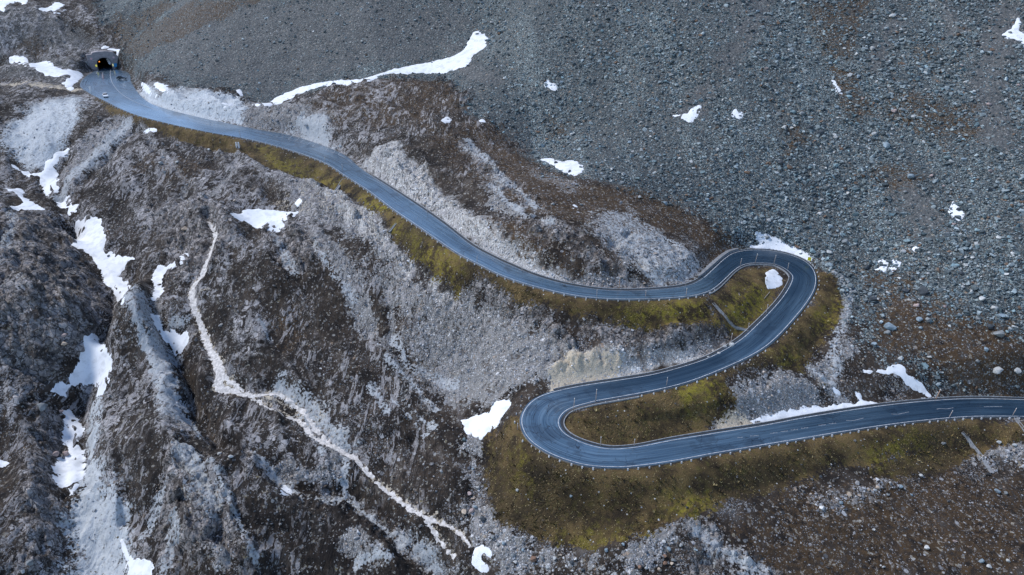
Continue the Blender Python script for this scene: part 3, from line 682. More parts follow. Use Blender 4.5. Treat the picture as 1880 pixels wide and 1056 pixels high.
def ground_material():
    m, nt, b = mat('mountain_ground')
    g = G(nt)
    co = g.n('ShaderNodeTexCoord').outputs['Object']
    m0 = g.attr('zones_a'); m1 = g.attr('zones_b')
    sA = g.sep(m0.outputs['Color']); sB = g.sep(m1.outputs['Color'])
    fscree, fturf, fpale = sA[0], sA[1], sA[2]; frock = m0.outputs['Alpha']
    fdirt, fbrown, flush = sB[0], sB[1], sB[2]; fdark = m1.outputs['Alpha']
    m2 = g.attr('zones_c'); sC = g.sep(m2.outputs['Color']); fsilt, fbright = sC[0], sC[1]
    m2 = g.attr('zones_c'); sC = g.sep(m2.outputs['Color']); fsilt, fbright = sC[0], sC[1]; ffine = m2.outputs['Alpha']
    nL = g.noise(co, .05, 6, .6); nM = g.noise(co, .2, 6, .62); nS = g.noise(co, .9, 5, .65); nF = g.noise(co, 3.2, 4, .7)
    mp = g.n('ShaderNodeMapping'); g.l(co, mp.inputs[0]); mp.inputs['Rotation'].default_value = (0, 0, math.radians(-37)); mp.inputs['Scale'].default_value = (1, .4, 1)
    nR = g.noise(mp.outputs[0], .16, 7, .62, .3)
    v1 = g.vor(co, .95); v2 = g.vor(co, 2.3); v3 = g.vor(co, 4.8)
    C1 = g.sep(v1.outputs['Color']); C2 = g.sep(v2.outputs['Color']); C3 = g.sep(v3.outputs['Color'])
    edge = g.math('MULTIPLY', g.math('SUBTRACT', nS, .5), 1.3)
    edge2 = g.math('MULTIPLY', g.math('SUBTRACT', C2[1], .5), .8)
    rag = g.math('ADD', edge, edge2)
    def w(f):
        return g.rng(g.math('ADD', f, rag), .34, .66)
    wp, ws, wf, wb, wd, wsilt = w(g.math('MULTIPLY', fpale, g.rng(g.math('ADD', g.math('MULTIPLY', nM, .6), g.math('MULTIPLY', nR, .4)), .52, .64, 1.0, .25))), w(fscree), w(ffine), w(fbrown), w(fdirt), w(fsilt)
    wbr = g.math('MULTIPLY', g.rng(fbright, .2, .8), g.rng(nS, .70, .54))
    # soil under the stones
    soil = g.ramp(nM, [(.32, (.010, .008, .0075)), (.45, (.025, .019, .015)), (.56, (.050, .038, .029)), (.70, (.095, .083, .074))])
    soil = g.mix(g.math('MULTIPLY', g.rng(nS, .52, .72), .7), soil, (.062, .040, .020))
    soil = g.mix(g.math('MULTIPLY', fdark, .65), soil, (.013, .0105, .010))
    soil = g.mix(wp, soil, g.mix(nM, (.15, .14, .13), (.27, .265, .26)))
    soil = g.mix(wbr, soil, g.mix(nS, (.22, .205, .19), (.60, .58, .55)))
    soil = g.mix(wsilt, soil, g.mix(nS, (.27, .285, .295), (.48, .50, .515)))
    soil = g.mix(ws, soil, g.mix(nM, (.026, .033, .037), (.078, .088, .092)))
    soil = g.mix(g.math('MULTIPLY', wf, .85), soil, g.mix(nM, (.070, .072, .072), (.145, .145, .142)))
    soil = g.mix(g.math('MULTIPLY', wb, g.rng(nS, .36, .58)), soil, g.mix(nF, (.026, .017, .010), (.100, .062, .032)))
    soil = g.mix(wd, soil, g.mix(nS, (.31, .255, .185), (.62, .545, .43)))
    # how thickly the stones lie
    T = g.rng(g.math('ADD', g.math('MULTIPLY', nR, .6), g.math('ADD', g.math('MULTIPLY', nL, .5), g.math('MULTIPLY', nS, .35))), .69, .83, .04, .80)
    T = g.math('MULTIPLY', T, g.math('SUBTRACT', 1.0, g.math('MULTIPLY', fdark, .55)))
    def blend(f, a, b):
        x = g.n('ShaderNodeMix', data_type='FLOAT'); g.v(x.inputs[0], f); g.v(x.inputs[2], a); g.v(x.inputs[3], b); return x.outputs[0]
    frib = sC[2]
    mps = g.n('ShaderNodeMapping'); g.l(co, mps.inputs[0]); mps.inputs['Rotation'].default_value = (0, 0, math.radians(20)); mps.inputs['Scale'].default_value = (.085, .012, .012)
    nC = g.noise(mps.outputs[0], 1.0, 6, .62, .4)
    T = g.math('MULTIPLY', T, g.math('SUBTRACT', 1.0, g.math('MULTIPLY', g.rng(frib, .08, .30), .40)))
    T = blend(wp, T, g.rng(nM, .36, .62, .85, .35))
    T = blend(wbr, T, .72)
    T = blend(wsilt, T, .12)
    T = blend(ws, T, g.rng(nC, .38, .64, .99, .50))
    T = blend(wf, T, .10)
    T = blend(g.math('MULTIPLY', wb, .8), T, g.rng(nS, .42, .64, .17, .02))
    T = blend(wd, T, .2)
    lo = g.mix(wp, (.040, .040, .042), (.13, .13, .135)); hi = g.mix(wp, (.38, .38, .39), (.60, .60, .605))
    lo = g.mix(wbr, lo, (.34, .335, .33)); hi = g.mix(wbr, hi, (.84, .83, .81))
    lo = g.mix(ws, lo, (.035, .044, .049)); hi = g.mix(ws, hi, g.mix(g.rng(nC, .32, .62), (.43, .525, .525), (.225, .265, .265)))
    lo = g.mix(wd, lo, (.30, .25, .185)); hi = g.mix(wd, hi, (.66, .585, .47))
    out = soil
    for v_, C_, k, d0 in ((v3, C3, 1.0, .50), (v2, C2, .85, .50), (v1, C1, .30, .46)):
        thr = g.math('MULTIPLY', T, k)
        f = g.math('MULTIPLY', g.rng(g.math('SUBTRACT', thr, C_[0]), -.02, .03), g.rng(v_.outputs['Distance'], d0, d0 - .14))
        sh = g.math('POWER', C_[1], 1.35)
        c = g.mix(sh, lo, hi)
        c = g.mix(g.math('MULTIPLY', g.rng(C_[2], .86, .92), .7), c, (.30, .21, .14))
        c = g.mix(g.math('MULTIPLY', g.rng(C_[2], .022, .012), .7), c, (.56, .56, .55))
        out = g.mix(f, out, c)
    mq = g.n('ShaderNodeMapping'); g.l(co, mq.inputs[0]); mq.inputs['Rotation'].default_value = (0, 0, math.radians(-37)); mq.inputs['Scale'].default_value = (1, .16, .6)
    q1 = g.noise(mq.outputs[0], .55, 6, .6, .8)
    q2 = g.noise(mq.outputs[0], 1.3, 4, .6, .5)
    isl = g.rng(frib, .08, .30)
    ln = g.math('MULTIPLY', g.rng(g.math('ABSOLUTE', g.math('SUBTRACT', q1, .5)), .030, .006), isl)
    ledge = g.math('MULTIPLY', g.math('MULTIPLY', g.rng(q1, .545, .565), g.rng(q2, .45, .50)), g.math('MULTIPLY', isl, g.rng(nL, .42, .54)))
    out = g.mix(g.math('MULTIPLY', ledge, .85), out, g.mix(g.math('MULTIPLY', g.math('ADD', nF, C2[0]), .5), (.12, .112, .112), (.46, .44, .44)))
    out = g.mix(g.math('MULTIPLY', ln, .8), out, (.010, .009, .009))
    # bedrock
    ve = g.n('ShaderNodeTexVoronoi', feature='DISTANCE_TO_EDGE'); g.l(co, ve.inputs['Vector']); ve.inputs['Scale'].default_value = .55
    wco = g.n('ShaderNodeVectorMath', operation='ADD'); g.l(co, wco.inputs[0])
    nz = g.n('ShaderNodeTexNoise'); g.l(co, nz.inputs['Vector']); nz.inputs['Scale'].default_value = .7; nz.inputs['Detail'].default_value = 4
    sc3 = g.n('ShaderNodeVectorMath', operation='SCALE'); g.l(nz.outputs['Color'], sc3.inputs[0]); sc3.inputs['Scale'].default_value = 2.2
    g.l(sc3.outputs[0], wco.inputs[1]); g.l(wco.outputs[0], ve.inputs['Vector'])
    vb = g.vor(wco.outputs[0], .8); Cb = g.sep(vb.outputs['Color'])
    rk = g.mix(g.math('ADD', g.math('MULTIPLY', Cb[0], .65), g.math('MULTIPLY', nF, .35)), (.055, .048, .045), (.44, .405, .39))
    rk = g.mix(g.math('MULTIPLY', g.rng(nM, .46, .60), .85), rk, (.030, .023, .019))
    rk = g.mix(g.math('MULTIPLY', g.rng(nS, .55, .68), .7), rk, (.020, .016, .014))
    rk = g.mix(g.math('MULTIPLY', g.rng(ve.outputs['Distance'], .09, .01), .9), rk, (.022, .020, .019))
    out = g.mix(g.math('MULTIPLY', w(frock), g.rng(nS, .70, .48)), out, rk)
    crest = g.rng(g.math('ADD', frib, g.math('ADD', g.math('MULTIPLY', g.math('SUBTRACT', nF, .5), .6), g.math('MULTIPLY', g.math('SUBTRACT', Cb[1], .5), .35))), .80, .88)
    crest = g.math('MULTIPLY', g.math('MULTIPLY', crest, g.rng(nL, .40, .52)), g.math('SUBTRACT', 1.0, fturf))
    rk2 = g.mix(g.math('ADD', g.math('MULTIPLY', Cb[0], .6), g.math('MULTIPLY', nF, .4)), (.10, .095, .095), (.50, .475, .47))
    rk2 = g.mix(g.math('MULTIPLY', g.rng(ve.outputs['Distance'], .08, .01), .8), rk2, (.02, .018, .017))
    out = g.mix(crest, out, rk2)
    wash = g.math('MULTIPLY', g.rng(g.math('ADD', fsilt, g.math('ADD', rag, g.math('MULTIPLY', g.math('SUBTRACT', nF, .5), 1.2))), .30, .78), g.rng(nF, .85, .42, .35, 1.0))
    out = g.mix(wash, out, g.mix(nS, (.26, .275, .285), (.52, .54, .555)))
    icy = g.math('MULTIPLY', wf, wash)
    out = g.mix(icy, out, g.mix(g.math('ADD', g.math('MULTIPLY', nS, .6), g.math('MULTIPLY', nF, .4)), (.34, .37, .39), (.66, .69, .71)))
    # turf
    tf = g.mix(g.rng(nM, .35, .65), (.030, .021, .012), (.150, .100, .042))
    tf = g.mix(g.math('MULTIPLY', g.rng(nS, .48, .70), .65), tf, (.105, .086, .024))
    tf = g.mix(g.math('MULTIPLY', flush, g.rng(g.math('ADD', g.math('MULTIPLY', nS, .6), g.math('MULTIPLY', nM, .4)), .42, .60)), tf, (.235, .195, .024))
    tf = g.mix(g.math('MULTIPLY', g.rng(nL, .50, .62), .5), tf, (.022, .018, .012))
    tf = g.mix(g.math('MULTIPLY', g.rng(nF, .50, .72), .7), tf, (.018, .014, .009))
    tf = g.mix(g.math('MULTIPLY', g.rng(C3[0], .90, .94), g.rng(v3.outputs['Distance'], .45, .25)), tf, (.34, .27, .14))
    tf = g.mix(g.math('MULTIPLY', g.rng(C2[0], .985, .993), g.rng(v2.outputs['Distance'], .42, .28)), tf, (.40, .39, .37))
    out = g.mix(w(fturf), out, tf)
    g.l(out, b.inputs['Base Color'])
    b.inputs['Roughness'].default_value = .9
    b.inputs['Specular IOR Level'].default_value = .2
    h = g.math('ADD', g.math('MULTIPLY', v1.outputs['Distance'], g.math('MULTIPLY', fscree, -.6)), g.math('ADD', g.math('MULTIPLY', v2.outputs['Distance'], g.math('MULTIPLY', T, -.5)), g.math('MULTIPLY', nF, .4)))
    h = g.math('ADD', h, g.math('MULTIPLY', g.math('ADD', q1, g.math('MULTIPLY', q2, .4)), g.math('MULTIPLY', isl, 1.2)))
    h = g.math('ADD', h, g.math('MULTIPLY', vb.outputs['Distance'], g.math('MULTIPLY', frock, -.9)))
    g.l(g.bump(h, 1.0, .55), b.inputs['Normal'])
    return m


def simple(name, col, rough=.6, metal=0, noise=0, scale=6, spec=.5):
    m, nt, b = mat(name)
    g = G(nt)
    if noise:
        co = g.n('ShaderNodeTexCoord').outputs['Object']
        f = g.noise(co, scale, 5, .65)
        lo = tuple(c * (1 - noise) for c in col); hi = tuple(min(1, c * (1 + noise)) for c in col)
        g.l(g.mix(g.rng(f, .3, .7), lo, hi), b.inputs['Base Color'])
        g.l(g.bump(f, .4, .05), b.inputs['Normal'])
    else:
        b.inputs['Base Color'].default_value = (*col, 1)
    b.inputs['Roughness'].default_value = rough
    b.inputs['Metallic'].default_value = metal
    b.inputs['Specular IOR Level'].default_value = spec
    return m


def asphalt_material():
    m, nt, b = mat('wet_asphalt')
    g = G(nt)
    uv = g.n('ShaderNodeUVMap'); uv.uv_map = 'along'
    co = g.n('ShaderNodeTexCoord').outputs['Object']
    mp = g.n('ShaderNodeMapping'); g.l(uv.outputs[0], mp.inputs[0]); mp.inputs['Scale'].default_value = (.035, 1.5, 1)
    s1 = g.noise(mp.outputs[0], 1.0, 6, .6, .4)
    mp2 = g.n('ShaderNodeMapping'); g.l(uv.outputs[0], mp2.inputs[0]); mp2.inputs['Scale'].default_value = (.12, 3.6, 1)
    s2 = g.noise(mp2.outputs[0], 1.0, 5, .65, .2)
    blot = g.noise(co, .12, 5, .6)
    fine = g.noise(co, 9, 3, .7)
    col = g.ramp(s1, [(.32, (.026, .058, .096)), (.5, (.056, .112, .172)), (.66, (.105, .180, .255))])
    col = g.mix(g.math('MULTIPLY', g.rng(s2, .52, .68), .55), col, (.115, .175, .225))
    col = g.mix(g.math('MULTIPLY', g.rng(s2, .46, .36), .8), col, (.007, .012, .020))
    col = g.mix(g.math('MULTIPLY', g.rng(fine, .45, .7), .25), col, (.11, .11, .11))
    ck = g.n('ShaderNodeTexVoronoi', feature='DISTANCE_TO_EDGE'); g.l(co, ck.inputs['Vector']); ck.inputs['Scale'].default_value = .33
    wv = g.n('ShaderNodeVectorMath', operation='ADD'); g.l(co, wv.inputs[0]); nn = g.n('ShaderNodeTexNoise'); g.l(co, nn.inputs['Vector']); nn.inputs['Scale'].default_value = .9
    g.l(nn.outputs['Color'], wv.inputs[1]); g.l(wv.outputs[0], ck.inputs['Vector'])
    col = g.mix(g.math('MULTIPLY', g.rng(ck.outputs['Distance'], .018, .004), g.rng(blot, .50, .58)), col, (.004, .006, .009))
    col = g.mix(g.math('MULTIPLY', g.rng(blot, .56, .62), .45), col, (.008, .016, .026))
    darkened = g.attr('painted_reflection').outputs['Fac']  # dark mountain reflection painted into the base colour, gloss cut there
    col = g.mix(g.math('MULTIPLY', darkened, .88), col, g.mix(s1, (.002, .008, .019), (.014, .036, .066)))
    g.l(col, b.inputs['Base Color'])
    g.l(g.math('SUBTRACT', .85, g.math('MULTIPLY', darkened, .80)), b.inputs['Coat Weight'])
    g.l(g.math('SUBTRACT', .55, g.math('MULTIPLY', darkened, .30)), b.inputs['Specular IOR Level'])
    r = g.math('ADD', g.rng(s1, .3, .7, .22, .42), g.math('ADD', g.rng(s2, .35, .65, -.08, .08), g.rng(blot, .35, .65, -.06, .08)))
    g.l(r, b.inputs['Roughness'])
    b.inputs['Coat Weight'].default_value = 1.0; b.inputs['Coat Roughness'].default_value = .16; b.inputs['Coat IOR'].default_value = 1.75
    g.l(g.bump(fine, .12, .01), b.inputs['Normal'])
    return m


def rock_material(name='rubble_stone', objcol=False):
    m, nt, b = mat(name)
    g = G(nt)
    co = g.n('ShaderNodeTexCoord').outputs['Object']
    if objcol:
        c = g.n('ShaderNodeObjectInfo').outputs['Color']
    else:
        c = g.attr('stone_colour').outputs['Color']
    f = g.noise(co, 1.7, 5, .65); f2 = g.noise(co, 6, 4, .7)
    c = g.mix(g.rng(f, .3, .7), g.mix(1, c, (.66, .66, .68), 'MULTIPLY'), g.mix(1, c, (1.25, 1.24, 1.22), 'MULTIPLY'))
    c = g.mix(g.math('MULTIPLY', g.rng(f2, .55, .72), .45), c, (.07, .07, .065))
    g.l(c, b.inputs['Base Color'])
    b.inputs['Roughness'].default_value = .88
    b.inputs['Specular IOR Level'].default_value = .3
    g.l(g.bump(f2, .5, .12), b.inputs['Normal'])
    return m


def snow_material():
    m, nt, b = mat('old_snow')
    g = G(nt)
    co = g.n('ShaderNodeTexCoord').outputs['Object']
    f = g.noise(co, .5, 6, .6); f2 = g.noise(co, 3, 4, .65)
    c = g.mix(g.math('MULTIPLY', g.rng(f, .46, .66), .60), (.74, .755, .775), (.50, .51, .52))
    c = g.mix(g.math('MULTIPLY', g.rng(f2, .60, .72), .35), c, (.40, .37, .34))
    g.l(c, b.inputs['Base Color'])
    b.inputs['Roughness'].default_value = .6
    b.inputs['Specular IOR Level'].default_value = .3
    g.l(g.bump(g.math('ADD', f, g.math('MULTIPLY', f2, .3)), .35, .25), b.inputs['Normal'])
    return m


M_GROUND = ground_material()
M_ASPH = asphalt_material()
M_STUFF = rock_material()
M_BOULDER = rock_material('boulder_stone', True)
M_SNOW = snow_material()
M_PAINT = simple('road_paint', (.46, .48, .50), .55, noise=.35, scale=1.5)
M_FADED = simple('worn_road_paint', (.26, .28, .31), .5, noise=.35, scale=2.5)
M_KERB = simple('kerb_concrete', (.27, .28, .29), .8, noise=.3, scale=2)
M_GUTTER = simple('gutter_asphalt', (.035, .036, .038), .5, noise=.3, scale=1)
M_SHOULDER = simple('gravel_shoulder', (.16, .15, .14), .95, noise=.4, scale=2, spec=.15)
M_CONC = simple('weathered_concrete', (.22, .225, .23), .8, noise=.35, scale=1.2)
M_WOOD = simple('weathered_wood', (.34, .22, .15), .8, noise=.25, scale=4)
M_WOODG = simple('grey_wood', (.30, .26, .24), .8, noise=.25, scale=4)
M_TIP = simple('pole_tip_paint', (.62, .60, .58), .6)
M_GRAN = simple('guard_granite', (.52, .52, .53), .8, noise=.2, scale=5)
M_PATH = simple('trail_grit', (.53, .50, .47), .9, noise=.35, scale=1.6, spec=.2)
M_MASON = None


# ------------------------------------------------------------------ object helpers
def tag(o, label=None, cat=None, group=None, kind=None):
    if label: o['label'] = label
    if cat: o['category'] = cat
    if group: o['group'] = group
    if kind: o['kind'] = kind
    return o


def link(name, me, m=None, parent=None):
    o = bpy.data.objects.new(name, me)
    if m is not None and len(me.materials) == 0: me.materials.append(m)
    COL.objects.link(o)
    if parent is not None: o.parent = parent
    return o


def empty(name, loc, rz=0.0):
    o = bpy.data.objects.new(name, None)
    o.empty_display_size = .3
    o.location = loc; o.rotation_euler = (0, 0, rz)
    COL.objects.link(o)
    return o


def np_mesh(name, V, F, smooth=False):
    """V n x 3, F m x k (k = 3 or 4)"""
    me = bpy.data.meshes.new(name)
    V = np.ascontiguousarray(V, np.float32); F = np.ascontiguousarray(F, np.int32)
    k = F.shape[1]
    me.vertices.add(len(V)); me.vertices.foreach_set('co', V.ravel())
    me.loops.add(F.size); me.loops.foreach_set('vertex_index', F.ravel())
    me.polygons.add(len(F))
    me.polygons.foreach_set('loop_start', np.arange(0, F.size, k, dtype=np.int32))
    me.polygons.foreach_set('loop_total', np.full(len(F), k, np.int32))
    me.polygons.foreach_set('use_smooth', np.full(len(F), smooth, bool))
    me.update(calc_edges=True)
    me.validate()
    return me


def grid_faces(nr, nc):
    a = np.arange(nr * nc).reshape(nr, nc)
    return np.stack([a[:-1, :-1].ravel(), a[:-1, 1:].ravel(), a[1:, 1:].ravel(), a[1:, :-1].ravel()], 1)


def bm_obj(name, bm, m, parent=None, smooth=False):
    me = bpy.data.meshes.new(name)
    bmesh.ops.recalc_face_normals(bm, faces=bm.faces)
    if smooth:
        for f in bm.faces: f.smooth = True
    bm.to_mesh(me); bm.free()
    return link(name, me, m, parent)


def add_box(bm, x0, x1, y0, y1, z0, z1, bev=0.0):
    r = bmesh.ops.create_cube(bm, size=1)
    for v in r['verts']:
        v.co = Vector(((x0 + x1) / 2 + v.co.x * (x1 - x0), (y0 + y1) / 2 + v.co.y * (y1 - y0), (z0 + z1) / 2 + v.co.z * (z1 - z0)))
    if bev:
        es = list({e for v in r['verts'] for e in v.link_edges})
        bmesh.ops.bevel(bm, geom=es, offset=bev, segments=2, affect='EDGES')
    return r['verts']


def add_cyl(bm, p0, p1, r0, r1, n=8):
    p0 = Vector(p0); p1 = Vector(p1)
    d = p1 - p0
    q = d.to_track_quat('Z', 'Y').to_matrix().to_4x4()
    bmesh.ops.create_cone(bm, cap_ends=True, segments=n, radius1=r0, radius2=r1, depth=d.length, matrix=Matrix.Translation((p0 + p1) / 2) @ q)


# ------------------------------------------------------------------ ground sheet
faces = grid_faces(NR, NC)
hole = HOLE.ravel()
faces = faces[~(hole[faces].all(1))]
V = np.stack([GX.ravel(), GY.ravel(), H.ravel()], 1)
me = np_mesh('mountainside', V, faces, True)


def set_col(me, name, arr):
    a = me.attributes.new(name, 'FLOAT_COLOR', 'POINT')
    a.data.foreach_set('color', np.ascontiguousarray(arr, np.float32).ravel())


set_col(me, 'zones_a', np.stack([scree.ravel(), turf.ravel(), pale.ravel(), rock.ravel()], 1))
set_col(me, 'zones_c', np.stack([silt.ravel(), bright.ravel(), np.clip(rib * .5 + .5, 0, 1).ravel() * (1 - scree.ravel()) * left.ravel(), fines.ravel()], 1))
set_col(me, 'zones_b', np.stack([dirt.ravel(), brown.ravel(), lush.ravel(), dark.ravel()], 1))
ground = link('mountainside', me, M_GROUND)
tag(ground, 'bare alpine mountainside of scree, rock and brown turf', 'mountainside', kind='structure')

# ------------------------------------------------------------------ road
EXT = .38
NX = 13
i_end = NST
rows = []; uvs = []
for i in range(i_end):
    w = LATW[i]
    for t in np.linspace(-EXT / w, 1 + EXT / w, NX):
        p = EA[i] + (EB[i] - EA[i]) * t
        rows.append((p[0], p[1], p[2] - .02 * abs(t - .5) * 2))
        uvs.append((ARC[i], t * w))
    # shoulders folded down into the ground
Vr = np.array(rows)
Fr = grid_faces(NST, NX)
sk = []; Vs = [Vr]; base_n = len(Vr)
low = Vr.reshape(NST, NX, 3)
loA = low[:, 0].copy(); loA -= np.c_[LAT[:, :2] * .25, np.full(NST, .7)]
loB = low[:, -1].copy(); loB += np.c_[LAT[:, :2] * .25, np.full(NST, -.7)]
na = base_n + np.arange(NST); nb = base_n + NST + np.arange(NST); ia = base_n + 2 * NST + np.arange(NST); ib = base_n + 3 * NST + np.arange(NST)
Fs = np.concatenate([np.stack([ia[:-1], ia[1:], na[1:], na[:-1]], 1), np.stack([ib[1:], ib[:-1], nb[:-1], nb[1:]], 1)])
me = np_mesh('road', np.concatenate([Vr, loA, loB, low[:, 0], low[:, -1]]), np.concatenate([Fr, Fs]), True)
me.materials.append(M_ASPH); me.materials.append(M_SHOULDER)
mi = np.zeros(len(me.polygons), np.int32); mi[len(Fr):] = 1
me.polygons.foreach_set('material_index', mi)
smf = np.ones(len(me.polygons), bool); smf[len(Fr):] = False
me.polygons.foreach_set('use_smooth', smf)
wl = np.interp(np.arange(NST) / SUB, [0, 5, 9, 15, 20, 24, 27, 32, 38, 42, 45, 48, 53, 73], [1, 1, .45, .15, .22, .75, .95, .75, 1.1, .95, .5, .22, .15, .10])  # stretches where the mountain's reflection is painted onto the asphalt
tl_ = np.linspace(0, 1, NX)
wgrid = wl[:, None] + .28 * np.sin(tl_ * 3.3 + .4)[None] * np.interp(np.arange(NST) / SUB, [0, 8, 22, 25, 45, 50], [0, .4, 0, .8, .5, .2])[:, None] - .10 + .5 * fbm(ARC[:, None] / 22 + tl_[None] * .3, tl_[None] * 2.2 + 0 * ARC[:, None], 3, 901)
wa = me.attributes.new('painted_reflection', 'FLOAT', 'POINT')
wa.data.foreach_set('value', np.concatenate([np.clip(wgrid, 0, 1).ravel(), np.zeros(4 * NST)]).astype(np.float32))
uvl = me.uv_layers.new(name='along')
vi = np.empty(len(me.loops), np.int32); me.loops.foreach_get('vertex_index', vi)
UVV = np.concatenate([np.array(uvs), np.c_[ARC, np.zeros(NST)], np.c_[ARC, LATW], np.c_[ARC, np.zeros(NST)], np.c_[ARC, LATW]])
uvl.data.foreach_set('uv', UVV[vi].astype(np.float32).ravel())
road = link('road', me, M_ASPH)
tag(road, 'wetted blue grey asphalt mountain road folding through two hairpins', 'road', kind='structure')


def strip(name, pts, half, m, parent, dz=.012):
    """flat painted strip along world points"""
    P = np.asarray(pts)
    T = np.gradient(P[:, :2], axis=0); T /= np.linalg.norm(T, axis=1)[:, None] + 1e-9
    N = np.c_[-T[:, 1], T[:, 0], np.zeros(len(T))] * half
    V = np.empty((len(P) * 2, 3)); V[0::2] = P - N; V[1::2] = P + N
    V[:, 2] += dz
    return link(name, np_mesh(name, V, grid_faces(len(P), 2)), m, parent)


def crown(i, t):
    return EA[i] + (EB[i] - EA[i]) * t - np.array([0, 0, .02 * abs(t - .5) * 2])


I = range
strip('edge_line', EA[sidx(.3):sidx(63)], .065, M_PAINT, road)
strip('edge_line', EB[sidx(.3):sidx(44)], .065, M_PAINT, road)
strip('edge_line', EB[sidx(44):sidx(59)] + LAT[sidx(44):sidx(59)] * .02, .06, M_FADED, road)
# long dashes on the lower leg, a worn row further on
for k, (x0, y0, x1, y1) in enumerate([(1720, 752.4, 1752, 750), (1640, 762.5, 1671.5, 758.4), (1557, 774.4, 1590, 770.3), (1806, 747.5, 1840, 747.4), (1415, 797, 1427, 795), (1434, 794, 1446, 792), (1453, 791, 1465, 789), (1472, 788, 1484, 786), (1505, 782.5, 1517, 781), (1525, 780, 1537, 778.5),
                                      (1376, 803, 1390, 801), (1352, 806.5, 1364, 805)]):
    s0 = np.array(at_z(x0, y0, float(np.interp(x0, [1400, 1880], [-82.0, -84.7])))); s1 = np.array(at_z(x1, y1, float(np.interp(x1, [1400, 1880], [-82.0, -84.7]))))
    # settle on the road surface
    P = []
    for t in np.linspace(0, 1, 5):
        p = s0 + (s1 - s0) * t
        i = int(np.argmin(((EM[:, :2] - p[:2]) ** 2).sum(1)))
        tt = np.dot(p[:2] - EA[i, :2], LAT[i, :2]) / LATW[i]
        P.append(crown(i, float(np.clip(tt, .3, .7))))
    strip('centre_dash', P, .06, M_FADED, road, .016)
# parking bay by the road above the upper leg
bay0, bay1 = sidx(59.4), sidx(63.0)
bay_in = np.array([EA[i] + LAT[i] * LATW[i] * np.interp(i, [sidx(59), sidx(60), sidx(61), sidx(62), sidx(63)], [.97, .86, .70, .66, .72]) for i in I(bay0, bay1)])
for k in I(0, len(bay_in) - 3, 5):
    strip('bay_dash', bay_in[k:k + 4], .09, M_FADED, road, .014)
for st in np.linspace(60.05, 61.75, 9):
    i = sidx(st)
    t0 = np.interp(i, [sidx(59), sidx(60), sidx(61), sidx(62), sidx(63)], [.97, .86, .70, .66, .72])
    d = (EM[min(i + 6, NST - 1)] - EM[i]); d /= np.linalg.norm(d)
    a = crown(i, t0); c = crown(i, 1.0) + d * 1.2
    strip('bay_line', np.linspace(a, c, 4), .09, M_FADED, road, .015)
# lane lines on the tunnel yard
def yard(line):
    out = []
    for x, y in line:
        i0, i1 = sidx(61), NST - 1
        best = None
        for it in range(3):
            z = TUN[2] - CAMZ if best is None else best
            p = np.array(at_z(x, y, z))
            i = i0 + int(np.argmin(((EM[i0:i1, :2] - p[:2]) ** 2).sum(1)))
            best = EM[i, 2] - CAMZ
        out.append(np.array(at_z(x, y, best)))
    return catmull(np.array(out), 8)


YL = yard([(181, 127), (176, 137), (175, 150), (182, 165), (197, 179), (222, 193), (262, 208), (310, 220), (360, 231), (405, 241)])
YR = yard([(203, 127), (202.5, 140), (207, 154), (219, 169), (238, 182), (262, 193), (300, 206), (345, 218), (390, 227), (430, 235), (475, 243)])
strip('lane_line', YL, .13, M_FADED, road, .02)
strip('lane_line', YR, .13, M_FADED, road, .02)
YC = yard([(189, 133), (188, 145), (193, 158), (206, 172), (230, 187)])
strip('centre_dash', YC[:9], .1, M_FADED, road, .02)
YD = yard([(243, 190), (258, 198), (285, 208), (330, 219), (380, 230), (430, 239)])
for k in I(0, len(YD) - 3, 7):
    strip('centre_dash', YD[k:k + 3], .08, M_FADED, road, .02)


def kerb(name, E, sgn, a, b, off0, off1, wd, hgt, gutter=True):
    """gutter and low kerb just beyond the painted edge"""
    s = slice(a, b)
    L_ = LAT[s] * sgn
    P0 = E[s] + L_ * off0; P1 = E[s] + L_ * off1
    n = len(P0)
    if gutter:
        V = np.empty((n, 2, 3)); V[:, 0] = P0; V[:, 1] = P1 - np.array([0, 0, .10]); V[:, 0, 2] -= .035
        link('gutter', np_mesh('gutter', V.reshape(-1, 3), grid_faces(n, 2)), M_GUTTER, road)
    prof = [(0, -.5), (0, hgt), (wd, hgt), (wd, -.5)]
    V = np.empty((n, 4, 3))
    for k, (o, z) in enumerate(prof):
        V[:, k] = P1 + L_ * o; V[:, k, 2] += z
    link('kerb', np_mesh('kerb', V.reshape(-1, 3), grid_faces(n, 4)), M_KERB, road)


kerb('kerb', EB, 1, sidx(.3), sidx(25.5), EXT, 1.0, .16, .05)
kerb('kerb', EA, -1, sidx(23), sidx(45), EXT, .95, .16, .05)
kerb('kerb', EB, 1, sidx(36), sidx(44), EXT, .9, .16, .06)
kerb('kerb', EB, 1, sidx(44), sidx(58.6), EXT, 1.15, .18, .06)


def on_road(px, py, i0=0, i1=None):
    i1 = i1 or NST
    z = -70.0
    for it in range(6):
        p = np.array(at_z(px, py, z))
        i = i0 + int(np.argmin(((EM[i0:i1, :2] - p[:2]) ** 2).sum(1)))
        z = EM[i, 2] - CAMZ
    return np.array(at_z(px, py, z)), i


